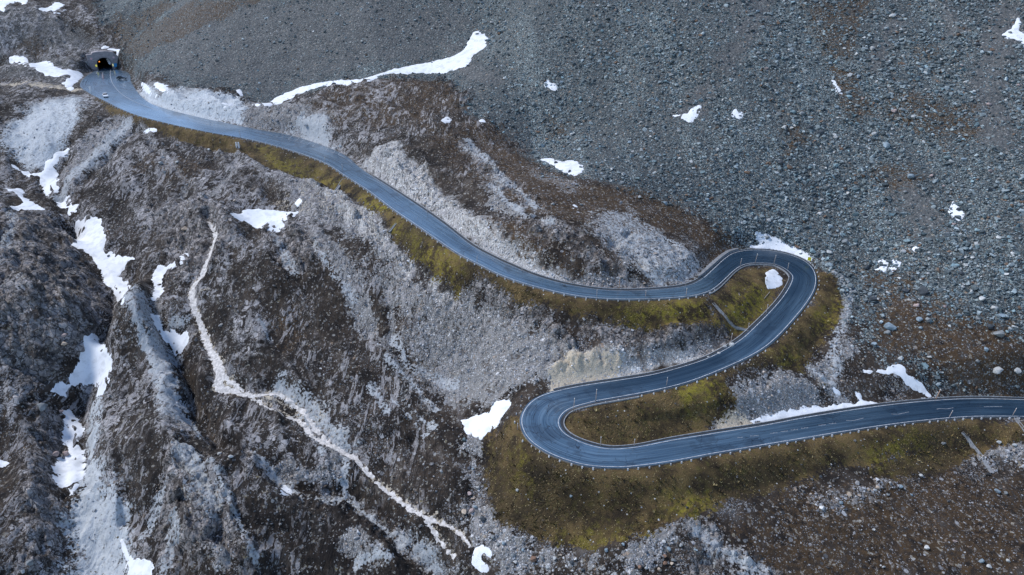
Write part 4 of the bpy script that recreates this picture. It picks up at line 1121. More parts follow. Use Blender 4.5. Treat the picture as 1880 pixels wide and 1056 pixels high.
# ------------------------------------------------------------------ trails
def patch_mesh(name, sdfun, x0, x1, y0, y1, cell, height, edge_noise, seed, src, lift):
    nx = int((x1 - x0) / cell) + 2; ny = int((y1 - y0) / cell) + 2
    X = x0 + np.arange(nx) * cell; Y = y0 + np.arange(ny) * cell
    X, Y = np.meshgrid(X, Y)
    X = X.astype(np.float32); Y = Y.astype(np.float32)
    sd = sdfun(X, Y) + edge_noise * (fbm(X / (cell * 7), Y / (cell * 7), 3, seed) * 1.3)
    Hs = samp(src, X, Y)
    z = Hs + np.where(sd > 0, lift + height * (1 - np.exp(-np.maximum(sd, 0) / 1.6)), lift + sd * .4)
    keep = sd > -cell * 2.2
    F = grid_faces(ny, nx)
    F = F[keep.ravel()[F].all(1)]
    used = np.unique(F)
    if len(F) == 0: return None
    mp = np.zeros(nx * ny, np.int64); mp[used] = np.arange(len(used))
    V = np.stack([X.ravel(), Y.ravel(), z.ravel()], 1)[used]
    return V, mp[F]


def centre_mesh(name, V, F, m, smooth=True):
    c = V.mean(0)
    c[2] = V[:, 2].min()
    me = np_mesh(name, V - c, F, smooth)
    o = link(name, me, m)
    o.location = c
    return o


for k, (l, w, lab, _) in enumerate(PATHS):
    P = catmull(np.c_[W2(l), np.zeros(len(l))], 6)[:, :2]
    def f(X, Y, P=P, w=w):
        d, par, _ = seg_dist(P, X, Y)
        return np.interp(par / 6, np.arange(len(w)), w) - d
    r = patch_mesh('footpath', f, P[:, 0].min() - 3, P[:, 0].max() + 3, P[:, 1].min() - 3, P[:, 1].max() + 3, .16, .05, .75, 300 + k, H, .04)
    o = centre_mesh('footpath', r[0], r[1], M_PATH)
    tag(o, lab, 'path', kind='structure')

# ------------------------------------------------------------------ snow patches
for k, (poly, lab) in enumerate(SNOW):
    p = np.array(poly, float)
    Q, dep = unproj(p[:, 0], p[:, 1])
    P = catmull(np.r_[Q, Q[:1]], 3)[:-1, :2]
    d = float(np.median(dep))
    cell = min(max(d * .0015, .16), .5)
    size = math.sqrt(np.ptp(P[:, 0]) * np.ptp(P[:, 1]))
    def f(X, Y, P=P):
        dd_, _, ins = seg_dist(P, X, Y, True)
        return np.where(ins, dd_, -dd_)
    hgt = min(.3, .05 + size * .012)
    r = patch_mesh('snow_patch', f, P[:, 0].min() - 2, P[:, 0].max() + 2, P[:, 1].min() - 2, P[:, 1].max() + 2, cell, hgt, min(.75, .13 + size * .032), 400 + k, HS, .05)
    if r is None: continue
    o = centre_mesh('snow_patch', r[0], r[1], M_SNOW)
    tag(o, lab, 'snow patch', 'remnant snow patches')


# ------------------------------------------------------------------ stones
def hull_mesh(n, sx, sy, sz, seed, chip=0):
    r = random.Random(seed)
    bm = bmesh.new()
    for i in range(n):
        while True:
            v = Vector((r.uniform(-1, 1), r.uniform(-1, 1), r.uniform(-1, 1)))
            if .35 < v.length < 1: break
        v.normalize()
        v = v * r.uniform(.85, 1.0)
        bm.verts.new((v.x * sx, v.y * sy, v.z * sz))
    h = bmesh.ops.convex_hull(bm, input=bm.verts)
    junk = [e for e in h['geom_interior'] if isinstance(e, bmesh.types.BMVert)]
    if junk: bmesh.ops.delete(bm, geom=junk, context='VERTS')
    loose = [v for v in bm.verts if not v.link_faces]
    if loose: bmesh.ops.delete(bm, geom=loose, context='VERTS')
    if chip:
        bmesh.ops.bevel(bm, geom=list(bm.edges), offset=.045, segments=1, affect='EDGES', clamp_overlap=True)
        for v in bm.verts:
            q_ = math.sqrt((v.co.x / sx) ** 2 + (v.co.y / sy) ** 2 + (v.co.z / sz) ** 2)
            if q_ > 1.02: v.co /= q_
        bmesh.ops.triangulate(bm, faces=bm.faces)
    bmesh.ops.recalc_face_normals(bm, faces=bm.faces)
    return bm


VAR = []
for s in range(14):
    bm = hull_mesh(10, .5, .42, .36, 100 + s)
    bmesh.ops.triangulate(bm, faces=bm.faces)
    bm.verts.ensure_lookup_table()
    VAR.append((np.array([v.co[:] for v in bm.verts], np.float32), np.array([[v.index for v in f.verts] for f in bm.faces], np.int32)))
    bm.free()


def scatter_mesh(name, pos, size, col, flat=1.0, sink=.12):
    n = len(pos)
    var = rng.integers(0, len(VAR), n)
    az = rng.uniform(0, 2 * math.pi, n); tx = rng.normal(0, .35, n); ty = rng.normal(0, .35, n)
    ca, sa = np.cos(az), np.sin(az)
    Vs, Fs, Cs = [], [], []
    off = 0
    for k, (vv, ff) in enumerate(VAR):
        ix = np.nonzero(var == k)[0]
        if not len(ix): continue
        P = vv[None] * size[ix, None, None] * np.array([1, 1, flat], np.float32)
        x, y, z = P[..., 0], P[..., 1], P[..., 2]
        c1, s1 = np.cos(tx[ix])[:, None], np.sin(tx[ix])[:, None]
        y, z = y * c1 - z * s1, y * s1 + z * c1
        c2, s2 = np.cos(ty[ix])[:, None], np.sin(ty[ix])[:, None]
        x, z = x * c2 + z * s2, -x * s2 + z * c2
        a, b = ca[ix][:, None], sa[ix][:, None]
        x, y = x * a - y * b, x * b + y * a
        P = np.stack([x + pos[ix, 0:1], y + pos[ix, 1:2], z + pos[ix, 2:3] + (sink * size[ix])[:, None]], -1)
        m = len(vv)
        Vs.append(P.reshape(-1, 3)); Cs.append(np.repeat(col[ix], m, 0))
        Fs.append((ff[None] + (off + np.arange(len(ix)) * m)[:, None, None]).reshape(-1, 3))
        off += m * len(ix)
    me = np_mesh(name, np.concatenate(Vs), np.concatenate(Fs))
    C = np.concatenate(Cs)
    set_col(me, 'stone_colour', np.c_[C, np.ones(len(C))])
    return me


def stone_cols(n, kind):
    v = rng.beta(1.3, 2.9, n)
    if kind == 'scree':
        c = np.stack([.048 + .35 * v, .064 + .405 * v, .071 + .42 * v], 1)
        r = rng.random(n)
        c[r > .965] = [.44, .45, .44]
        m = (r > .90) & (r < .93); c[m] = np.array([.15, .10, .07]) * rng.uniform(.6, 1.5, (m.sum(), 1))
        m = (r > .80) & (r < .90); c[m] *= [.88, 1.05, 1.10]
    elif kind == 'pale':
        c = np.stack([.17 + .42 * v, .175 + .42 * v, .19 + .42 * v], 1)
        r = rng.random(n); m = r > .85; c[m] *= [1.1, .95, .80]
    else:
        c = np.stack([.07 + .36 * v, .07 + .36 * v, .072 + .36 * v], 1)
        r = rng.random(n); m = r > .82; c[m] *= [1.1, .88, .70]
        m = r < .3; c[m] *= .5
    return c * rng.uniform(.85, 1.15, (n, 1))


N = 190000
sx_ = np.where(rng.random(N) < .8, rng.uniform(-260, 2140, N), rng.uniform(1000, 2140, N)); sy_ = rng.uniform(-160, 1170, N)
Q, dep = unproj(sx_, sy_)
qs = samp(scree, Q[:, 0], Q[:, 1]); qt = samp(turf, Q[:, 0], Q[:, 1]); qp = samp(pale, Q[:, 0], Q[:, 1]); qb = samp(brown, Q[:, 0], Q[:, 1]); qr = samp(rock, Q[:, 0], Q[:, 1])
qn = samp(near_road, Q[:, 0], Q[:, 1]); qtr = samp(trail_d, Q[:, 0], Q[:, 1]); qd = samp(dark, Q[:, 0], Q[:, 1]); qf = samp(fines, Q[:, 0], Q[:, 1]); qh = samp(HOLE.astype(np.float32), Q[:, 0], Q[:, 1])
qtl = (Q[:, 0] - TUN[0]) * SIDE[0] + (Q[:, 1] - TUN[1]) * SIDE[1]; qtb = -((Q[:, 0] - TUN[0]) * FWD[0] + (Q[:, 1] - TUN[1]) * FWD[1])
ok = (qn > 1.9) & (qtr > .5) & ~((np.abs(qtl) < 14) & (qtb > -8) & (qtb < 6)) & (dep < 500)
clump = fbm(Q[:, 0] / 8, Q[:, 1] / 8, 3, 211)
p = np.where(qt > .5, .022, np.where(qs > .5, .85 - .35 * qb - .65 * qf + .5 * clump, np.where(qp > .5, .6 + .4 * clump, .15 - .14 * qb - .06 * qd + .45 * clump)))
qi = samp(silt, Q[:, 0], Q[:, 1]); qdt = samp(dirt, Q[:, 0], Q[:, 1]); qbr = samp(bright, Q[:, 0], Q[:, 1])
p = p * (1 - .85 * qi) * (1 - .85 * qdt) * (1 - sstep(.4, .75, samp(firn, Q[:, 0], Q[:, 1])))
keep = ok & (rng.random(N) < p)
kind_s = (qs > .5) & (qt <= .5)
kind_p = (qp > .5) & ~kind_s & (qt <= .5)
med = np.where(kind_s, np.interp(sx_, [300, 900, 1500, 1900], [2.2, 2.8, 3.6, 4.0]), np.where(kind_p, 2.3, 2.1))
med = med * (1 + .55 * fbm(Q[:, 0] / 16, Q[:, 1] / 40, 3, 221))
size = med * np.exp(rng.normal(0, .48, N)) * dep / FPX * 1.25
size = np.clip(size, .12, 2.3)
for nm, msk, kd_, lab, cat in (('scree', kind_s, 'scree', 'grey green scree and rubble covering the big slope', 'scree'),
                               ('rubble', kind_p, 'pale', 'pale broken rubble on the banks and gully floors', 'rubble'),
                               ('loose_stones', ~kind_s & ~kind_p, 'mixed', 'loose stones strewn over the brown slopes', 'stones')):
    k = np.nonzero(keep & msk)[0]
    me = scatter_mesh(nm, Q[k], size[k], stone_cols(len(k), kd_) * (1 + .45 * qbr[k])[:, None], .85, .09)
    o = link(nm, me, M_STUFF)
    tag(o, lab, cat, kind='stuff')

# straw tussocks on the mossy banks
TN = 60000
tx_ = rng.uniform(100, 1960, TN); ty_ = rng.uniform(160, 1056, TN)
Q2, dep2 = unproj(tx_, ty_)
qt = samp(turf, Q2[:, 0], Q2[:, 1]); qn = samp(near_road, Q2[:, 0], Q2[:, 1])
cl = fbm(Q2[:, 0] / 6, Q2[:, 1] / 6, 3, 311)
k = np.nonzero((qt > .6) & (qn > 1.6) & (rng.random(TN) < .35 + 1.1 * cl))[0]
k = k[:15000]
r = random.Random(5)
tv = []; tf = []
for b_ in range(9):
    a = b_ / 9 * 6.283 + r.uniform(-.3, .3); rr = r.uniform(.25, .5); hh = r.uniform(.35, .6)
    o_ = len(tv)
    tv += [(.09 * math.cos(a + 1.6), .09 * math.sin(a + 1.6), -.1), (.09 * math.cos(a - 1.6), .09 * math.sin(a - 1.6), -.1), (rr * math.cos(a), rr * math.sin(a), hh)]
    tf.append((o_, o_ + 1, o_ + 2))
tv = np.array(tv); tf = np.array(tf)
sz = np.clip(rng.lognormal(0, .45, len(k)) * .42, .18, 1.2)
az = rng.uniform(0, 6.28, len(k)); c, s = np.cos(az)[:, None], np.sin(az)[:, None]
X = (tv[None, :, 0] * c - tv[None, :, 1] * s) * sz[:, None] + Q2[k, 0:1]; Y = (tv[None, :, 0] * s + tv[None, :, 1] * c) * sz[:, None] + Q2[k, 1:2]; ZZ = tv[None, :, 2] * sz[:, None] + Q2[k, 2:3]
me = np_mesh('grass_tussocks', np.stack([X, Y, ZZ], -1).reshape(-1, 3), (tf[None] + (np.arange(len(k)) * len(tv))[:, None, None]).reshape(-1, 3))
tq = rng.random(len(k)); tc = np.where(tq[:, None] < .45, np.array([[.075, .050, .024]]), np.where(tq[:, None] < .8, np.array([[.12, .092, .028]]), np.array([[.20, .15, .06]]))) * rng.uniform(.4, 1.5, (len(k), 1)); tc[tq > .96] = [.44, .36, .19]
set_col(me, 'stone_colour', np.c_[np.repeat(tc, len(tv), 0), np.ones(len(tv) * len(k))])
M_TUFT, nt_, b_ = mat('straw_grass')
g_ = G(nt_); g_.l(g_.attr('stone_colour').outputs['Color'], b_.inputs['Base Color']); b_.inputs['Roughness'].default_value = .9
tag(link('grass_tussocks', me, M_TUFT), 'straw coloured grass tussocks on the mossy road banks', 'grass', kind='stuff')

# ---- boulders one can point at: x, y, width in photo pixels, colour, shape
BCOL = {'grey': (.20, .215, .22), 'pale': (.40, .41, .405), 'dark': (.06, .07, .08), 'blue grey': (.22, .28, .32), 'tan': (.40, .33, .26), 'pink': (.38, .30, .28), 'rusty': (.22, .135, .095), 'white': (.54, .54, .53), 'teal grey': (.15, .20, .21)}
BL = """1694,531,23,dark 1602,549,17,dark 1633,596,24,blue grey 1629,609,11,grey 1688,585,13,blue grey 1704,586,13,grey 1690,601,9,blue grey 1803,548,15,pale 1683,559,12,pink 1762,577,9,blue grey 1735,562,9,pink
1604,631,12,blue grey 1831,610,22,grey 1817,598,14,dark 1831,678,21,pale 1867,679,15,pale 1794,662,9,grey 1809,640,12,blue grey 1662,532,14,dark 1571,562,12,dark 1676,550,8,pale 1838,579,14,blue grey 1796,583,12,grey 1780,600,8,grey 1815,521,10,grey 1767,526,8,pale
1638,28,14,pale 1601,88,12,pale 1658,102,8,pale 1603,115,7,grey 1478,130,9,pale 1440,234,14,pale 1453,234,9,pale 1487,234,14,dark 1506,243,14,dark 1534,251,10,pale 1605,245,12,pale 1627,266,16,blue grey 1658,274,8,pale 1763,250,8,pale 1684,142,10,blue grey 1575,140,10,blue grey 1726,173,9,grey 1699,164,7,pale 1788,167,8,pale 1502,40,7,pale 1654,54,7,pale 1764,231,9,grey 1730,44,7,pale 1785,7,8,pale 1795,80,12,dark
1650,292,8,pale 1747,295,10,pale 1739,288,13,teal grey 1671,322,17,blue grey 1494,303,8,pale 1432,297,13,dark 1488,321,6,tan 1733,341,7,pink 1555,377,8,blue grey 1570,392,12,teal grey 1586,393,9,dark 1629,408,12,grey 1617,422,9,teal grey 1570,441,11,teal grey 1551,442,14,grey 1599,457,11,grey 1658,461,12,pale 1591,489,14,dark 1501,466,10,dark 1452,450,9,grey 1738,429,12,grey 1751,410,9,pink 1675,507,9,grey 1704,502,8,pale
1174,361,7,pale 1015,374,8,pale 1111,324,12,grey 1143,334,9,grey 1021,298,9,dark 1045,314,9,dark 1178,402,5,dark 1312,421,11,teal grey 1007,228,8,grey 1132,246,6,pale 1027,253,6,pale 1067,375,7,grey
295,299,11,pale 258,293,6,pale 384,274,7,white 302,315,6,pale 431,368,7,tan 341,419,14,tan 325,297,7,pale 625,268,8,white 617,271,5,pale
1113,1009,10,blue grey 1144,999,9,blue grey 1191,975,6,pale 1048,910,7,blue grey 1028,1018,9,tan 1018,1024,10,pale 1056,1025,8,white 1228,1007,9,blue grey 1220,1020,9,rusty 1236,1027,10,grey 1221,1033,9,rusty 1234,1034,8,tan 1211,1044,11,tan 1174,1040,9,rusty 1187,1041,8,pale 1250,1000,9,pale 1278,1008,9,blue grey 1219,993,8,white 1049,1032,10,dark
1653,892,10,blue grey 1559,907,11,tan 1578,910,9,tan 1612,894,10,tan 1595,898,8,tan 1606,899,7,pale 1634,886,7,pale 1630,907,8,grey 1831,900,13,blue grey 1846,904,8,grey 1509,931,13,white 1544,922,9,blue grey 1702,1005,12,pale 1802,1028,11,blue grey 1816,1039,10,pale 1622,1040,8,pale 1604,972,7,pale 1753,992,8,pink 1862,816,10,pale 1833,811,10,pale 1732,813,9,grey 1691,872,9,pale 1673,908,7,blue grey 1851,1028,9,pale
118,614,11,pink 119,629,14,tan 79,746,26,grey 112,753,10,pink 101,832,18,pink 121,832,15,pink 403,832,10,pale 424,837,10,pale 55,1032,16,grey 42,1048,9,pale 852,806,10,teal grey 811,864,9,pale 862,905,10,pink 869,913,9,tan 852,938,13,tan 866,937,12,pink 887,951,13,dark 873,930,9,blue grey 915,999,10,grey 925,996,10,blue grey 979,1024,15,rusty 942,1018,10,grey 995,1023,11,grey 946,1030,10,pale 883,964,8,white 950,899,7,pale
905,985,9,grey 960,1008,8,blue grey 1005,1040,9,pale 930,1040,8,grey 1070,1045,9,dark 890,985,7,tan 878,895,7,pale 868,860,6,blue grey 880,870,6,grey 1344,632,13,pale 1330,635,9,pale 1320,648,8,white 1300,655,7,pale""".split('\n')
BLIST = []
for ln in BL:
    toks = ln.split(' ')
    i = 0
    while i < len(toks):
        t = toks[i]
        if t.count(',') == 3 and i + 1 < len(toks) and ',' not in toks[i + 1]:
            t = t + ' ' + toks[i + 1]; i += 1
        a = t.split(',')
        BLIST.append((float(a[0]), float(a[1]), float(a[2]), a[3]))
        i += 1
LM = [('the ring shaped snow patch', 1628, 487), ('the upright snow scrap', 1757, 387), ('the jagged snow patch at the right edge', 1865, 62), ('the narrow snow sliver', 1538, 163), ('the branching snow scrap', 1262, 210),
      ('the heart shaped snow scrap', 1353, 208), ('the lone small snow scrap in the scree', 1010, 157), ('the oval snow patch on the mound', 1035, 305), ('the triangular snow bank', 1430, 455), ('the tapering snow patch', 1650, 690),
      ('the lower hairpin', 958, 775), ('the yellow sign at the upper hairpin', 1484, 474), ('the C shaped snow patch', 885, 1025), ('the bright snow patch by the lower hairpin', 890, 770), ('the parking bay', 610, 275),
      ('the broad snow patch', 485, 402), ('the arched snow field', 160, 670), ('the tall narrow snow field', 130, 830), ('the foot of the drainage chute', 1373, 607), ('the bottom right corner', 1880, 1056), ('the steep concrete chute', 1795, 830), ('the right end of the lower road', 1880, 750), ('the top right corner', 1880, 0), ('the middle of the bottom edge', 1100, 1056)]
have = np.array([(b[0], b[1]) for b in BLIST])
r2 = random.Random(99)
tries = 0
while len(BLIST) < 285 and tries < 20000:
    tries += 1
    x = r2.uniform(980, 1875); y = r2.uniform(8, 700)
    q, dq = unproj([x], [y])
    if samp(scree, q[0, 0], q[0, 1]) < .6 or samp(near_road, q[0, 0], q[0, 1]) < 3: continue
    if np.min((have[:, 0] - x) ** 2 + (have[:, 1] - y) ** 2) < 22 ** 2: continue
    if r2.random() > (x - 900) / 900: continue
    have = np.r_[have, [[x, y]]]
    BLIST.append((x, y, r2.choice([7, 8, 8, 9, 10, 11]), r2.choice(['grey', 'grey', 'blue grey', 'dark', 'pale', 'teal grey', 'grey', 'pink'])))
BMESH = []
for s in range(10):
    bm = hull_mesh(16 + s % 5, .55, .46, .40, 900 + s, 1)
    me = bpy.data.meshes.new('boulder')
    for f in bm.faces: f.smooth = False
    bm.to_mesh(me); bm.free()
    me.materials.append(M_BOULDER)
    BMESH.append(me)


def ordi(n):
    w_ = ['nearest', 'second nearest', 'third nearest', 'fourth nearest', 'fifth nearest', 'sixth nearest', 'seventh nearest', 'eighth nearest', 'ninth nearest', 'tenth nearest']
    if n < 10: return w_[n]
    suf = 'th' if 10 <= (n + 1) % 100 <= 20 else {1: 'st', 2: 'nd', 3: 'rd'}.get((n + 1) % 10, 'th')
    return f'{n + 1}{suf} nearest'


xs = np.array([b[0] for b in BLIST]); ys = np.array([b[1] for b in BLIST])
Qb, Db = unproj(xs, ys + np.array([b[2] for b in BLIST]) * .25)
near = np.array([int(np.argmin([(x - l[1]) ** 2 + (y - l[2]) ** 2 for l in LM])) for x, y in zip(xs, ys)])
rank = {}
for li in range(len(LM)):
    for c_ in BCOL:
        ids = [i for i in range(len(BLIST)) if near[i] == li and BLIST[i][3] == c_]
        ids.sort(key=lambda i: (xs[i] - LM[li][1]) ** 2 + (ys[i] - LM[li][2]) ** 2)
        for k_, i in enumerate(ids): rank[i] = (k_, len(ids))
for i, (x, y, wpx, c_) in enumerate(BLIST):
    me = BMESH[i % 10]
    o = bpy.data.objects.new('boulder', me)
    s = wpx * Db[i] / FPX * 1.02
    o.scale = (s * r2.uniform(.9, 1.1), s * r2.uniform(.85, 1.1), s * r2.uniform(.8, 1.1))
    o.rotation_euler = (r2.uniform(-.3, .3), r2.uniform(-.3, .3), r2.uniform(0, 6.28))
    o.location = (Qb[i, 0], Qb[i, 1], Qb[i, 2] + s * .17)
    cc = np.array(BCOL[c_]) * r2.uniform(.85, 1.15)
    o.color = (*cc, 1)
    COL.objects.link(o)
    k_, n_ = rank[i]
    lm = LM[near[i]][0]
    big = 'huge ' if wpx >= 20 else 'large ' if wpx >= 14 else ''
    tag(o, f'{big}{c_} boulder, ' + (f'{ordi(k_)} such one to {lm}' if n_ > 1 else f'the only such one near {lm}'), 'boulder', 'boulders lying on the slopes')

# ------------------------------------------------------------------ guard stones along the outer edges
bm = bmesh.new()
vs = add_box(bm, -.16, .16, -.14, .14, -.5, .46)
for v in bm.verts:
    if v.co.z > 0: v.co.x *= .82; v.co.y *= .82
bmesh.ops.bevel(bm, geom=[e for e in bm.edges if e.verts[0].co.z > .4 and e.verts[1].co.z > .4], offset=.06, segments=2, affect='EDGES')
gs_me = bpy.data.meshes.new('guard_stone'); bmesh.ops.recalc_face_normals(bm, faces=bm.faces); bm.to_mesh(gs_me); bm.free(); gs_me.materials.append(M_GRAN)


def suffix(n):
    return 'th' if 10 <= n % 100 <= 20 else {1: 'st', 2: 'nd', 3: 'rd'}.get(n % 10, 'th')


def guard_row(E, sgn, a, b, off, step, where, skip=.04, s=1.0):
    P = E[a:b] + LAT[a:b] * sgn * off
    L_ = np.r_[0, np.cumsum(np.linalg.norm(np.diff(P, axis=0), axis=1))]
    n = 0
    d = step * .5
    while d < L_[-1]:
        if r2.random() > skip:
            n += 1
            p = [np.interp(d, L_, P[:, c]) for c in range(3)]
            o = bpy.data.objects.new('guard_stone', gs_me)
            zt = float(samp(H, p[0], p[1]))
            o.location = (p[0], p[1], max(p[2] - .35, min(zt, p[2] - .02)))
            i = a + int(np.searchsorted(L_, d)); i = min(i, NST - 1)
            o.rotation_euler = (r2.uniform(-.06, .06), r2.uniform(-.06, .06), math.atan2(LAT[i, 1], LAT[i, 0]) + math.pi / 2 + r2.uniform(-.1, .1))
            k_ = r2.uniform(.7, 1.1) * s
            o.scale = (k_, k_, k_)
            COL.objects.link(o)
            tag(o, f'pale guard stone, {n}{suffix(n)} {where}', 'guard stone', 'guard stones along the outer road edge')
        d += step * r2.uniform(.92, 1.08)


guard_row(EA, -1, sidx(2.6), sidx(17), .85, 2.1, 'along the lower road counting in from the right edge')
guard_row(EA, -1, sidx(17), sidx(22.2), 1.35, 2.6, 'around the lower hairpin counting from its bottom')
guard_row(EB, 1, sidx(24), sidx(37), .95, 2.4, 'on the outer side between the hairpins counting uphill', .15, .9)
guard_row(EA, -1, sidx(44), sidx(55), .8, 2.4, 'below the upper road counting left from the upper hairpin')
guard_row(EA, -1, sidx(55), sidx(64), .8, 2.9, 'below the upper road counting from mid slope to the parking bay')
guard_row(EA, -1, sidx(64), sidx(69.4), 1.0, 3.0, 'on the lower rim of the tunnel yard counting towards the tunnel')

# ------------------------------------------------------------------ snow poles: base and top as seen
POLES = [((1053, 752.5), (1054, 731), 'snow pole on the inner edge of the lower hairpin'), ((1093.6, 736.5), (1094.4, 714.7), 'snow pole on the inner edge just above the lower hairpin'), ((1223.5, 708), (1224, 693), 'thin snow pole on the lower edge of the middle leg'),
         ((1026, 715.5), (1025.5, 700), 'snow pole on the outer edge above the lower hairpin'), ((1102.5, 819), (1102.5, 802), 'left snow pole on the turf rim inside the lower hairpin'), ((1164, 819), (1164.5, 806), 'right snow pole on the turf rim inside the lower hairpin'), ((950, 786), (950.5, 777), 'short snow pole outside the lower hairpin'),
         ((1359, 487), (1360, 474.5), 'leftmost snow pole on the inner rim of the upper hairpin'), ((1386, 482), (1388.5, 466), 'second snow pole from left inside the upper hairpin'), ((1420, 485), (1422, 468.5), 'third snow pole from left inside the upper hairpin'), ((1446, 496), (1446, 483), 'rightmost snow pole inside the upper hairpin'),
         ((1490, 484), (1489.5, 475), 'snow pole beside the yellow sign at the upper hairpin'), ((1259, 524), (1259, 511), 'snow pole on the uphill edge left of the upper hairpin'), ((1406, 577), (1407, 559), 'snow pole on the turf island left of the middle leg'), ((1373, 605), (1373.5, 593), 'snow pole by the foot of the drainage chute'),
         ((1341, 632), (1341.5, 612), 'snow pole among the white rocks above the middle leg'), ((1717.6, 733), (1721.5, 714.5), 'stout orange brown snow pole above the right end of the lower road'), ((1742, 765.5), (1745.5, 754), 'snow pole on the lower edge of the lower road near the right'), ((1859, 761.5), (1862, 749.5), 'snow pole at the far right of the lower road'),
         ((1136.5, 531), (1136.5, 510), 'tan snow pole in front of the rubble bank above the upper leg'), ((1095.6, 545), (1095.6, 532), 'thin snow pole on the lower edge midway along the upper leg'), ((1185, 546), (1185, 533), 'thin snow pole on the lower edge right of midway on the upper leg'), ((1259.5, 543.7), (1259.5, 529), 'snow pole on the lower edge near the upper hairpin'),
         ((959, 498), (958, 485), 'snow pole on the uphill edge where the upper leg bends'), ((876, 482), (876, 470), 'thin snow pole on the lower edge left of the bend'), ((785, 391), (785, 377), 'snow pole above the road against the pale cut bank'), ((629.7, 314), (629, 302), 'snow pole on the lower edge below the parking bay end'), ((597.7, 298.5), (597, 288.5), 'snow pole on the lower edge below the parking bay'),
         ((532, 246), (532, 231), 'right snow pole above the dark bank near the parking bay'), ((461, 236), (461, 220.5), 'left snow pole above the road near the parking bay'), ((441.7, 253), (441.7, 240), 'snow pole on the lower edge between tunnel yard and parking bay')]
for (bx, by), (tx, ty), lab in POLES:
    q, dq = unproj([bx], [by])
    p = q[0]
    pr, i = on_road(bx, by)
    if np.linalg.norm(pr[:2] - EM[i, :2]) < LATW[i] / 2 + 1.2: p = pr; dq = [np.linalg.norm(pr - np.array([0, 0, CAMZ]))]
    a, b, c = ray(bx, by)
    depth = p[1] / b
    # height that shows as long as in the photograph
    hgt = abs(by - ty) * depth / FPX / (CP + (528 - by) / FPX * SP)
    dx = (tx - bx) * depth / FPX
    root = empty('snow_pole', p - np.array([0, 0, .3]))
    tag(root, 'tall wooden ' + lab if 'thin' not in lab and 'short' not in lab and 'stout' not in lab else lab, 'snow pole', 'snow poles along the road')
    bm = bmesh.new(); thick = .065 if 'thin' in lab else .12 if 'stout' in lab else .085
    add_cyl(bm, (0, 0, -.3), (dx * .9, 0, hgt * .9 + .3), thick, thick * .75, 8)
    bm_obj('shaft', bm, M_WOOD if ('stout' in lab or 'tan' in lab) else M_WOODG, root, True)
    bm = bmesh.new()
    add_cyl(bm, (dx * .9, 0, hgt * .9 + .3), (dx, 0, hgt + .3), thick * 1.02, thick * .8, 8)
    bm_obj('tip', bm, M_TIP, root, True)
# a pole knocked over on the turf island
q, _ = unproj([1403, 1413], [549, 537])
bm = bmesh.new(); d_ = Vector(q[1] - q[0]); add_cyl(bm, (0, 0, .12), tuple(d_ + Vector((0, 0, .15))), .08, .06, 8)
o = bm_obj('fallen_pole', bm, M_WOODG); o.location = q[0]
tag(o, 'fallen grey wooden pole lying on the turf inside the upper hairpin', 'pole')

# ------------------------------------------------------------------ yellow direction panel at the upper hairpin
p, i = on_road(1482, 485)
p = np.array(at_z(1484.5, 483.5, EM[sidx(36.6), 2] - CAMZ))
root = empty('direction_sign', p, math.atan2(p[1], p[0]) - math.pi / 2)
tag(root, 'small yellow direction panel on a post at the outer edge of the upper hairpin', 'sign')
bm = bmesh.new(); add_cyl(bm, (0, 0, -.5), (0, 0, 1.9), .04, .04, 8); bm_obj('post', bm, simple('galvanised_steel', (.45, .46, .47), .4, .8), root, True)
bm = bmesh.new(); add_box(bm, -.42, .42, -.07, -.045, .75, 1.75, .01); bm_obj('panel', bm, simple('yellow_sign_face', (.80, .66, .02), .5), root)


# ------------------------------------------------------------------ concrete chutes
def chute(line, wd, name, lab, cat='drainage chute', steps=7):
    q, _ = unproj([a for a, b in line], [b for a, b in line])
    P = catmull(q, steps)
    P[:, 2] = samp(HS, P[:, 0], P[:, 1])
    k = 3; Pp = np.pad(P[:, 2], k, mode='edge'); P[:, 2] = np.convolve(Pp, np.ones(2 * k + 1) / (2 * k + 1), 'valid')
    T_ = np.gradient(P[:, :2], axis=0); T_ /= np.linalg.norm(T_, axis=1)[:, None]
    N_ = np.c_[-T_[:, 1], T_[:, 0]]
    c = P[0].copy()
    root = empty(name, c)
    tag(root, lab, cat)
    def sweep(nm, prof, m):
        V = np.empty((len(P), len(prof), 3))
        for j, (o_, z_) in enumerate(prof):
            V[:, j, :2] = P[:, :2] + N_ * o_; V[:, j, 2] = P[:, 2] + z_
        f = grid_faces(len(P), len(prof))
        return link(nm, np_mesh(nm, (V - c).reshape(-1, 3), f), m, root)
    h = wd / 2
    sweep('channel_floor', [(-h, .08), (h, .08)], M_CONC_D)
    for sg in (-1, 1):
        sweep('side_wall', [(sg * h, -.5), (sg * h, .22), (sg * (h + .13), .22), (sg * (h + .13), -.5)], M_CONC)


M_CONC_D = simple('damp_concrete', (.20, .21, .225), .7, noise=.4, scale=1.5)
chute([(1309, 556), (1320, 570), (1333, 583), (1341, 593), (1350, 601), (1362, 605), (1374, 608)], .5, 'drainage_chute', 'curved concrete drainage chute crossing the turf island inside the upper hairpin')
chute([(1766, 793), (1778, 808), (1793, 827), (1808, 850), (1822, 870)], .42, 'drainage_chute', 'steep straight concrete chute below the right end of the lower road')
chute([(1863, 766), (1872, 778), (1884, 794), (1900, 812)], .42, 'drainage_chute', 'short concrete chute at the right frame edge below the lower road')
chute([(634, 327), (625, 336), (613, 351)], .6, 'drainage_chute', 'dark short chute in the ochre bank below the parking bay')
chute([(728, 410), (722, 418), (714, 428)], .4, 'drainage_chute', 'narrow chute splitting the mossy bank below mid road')
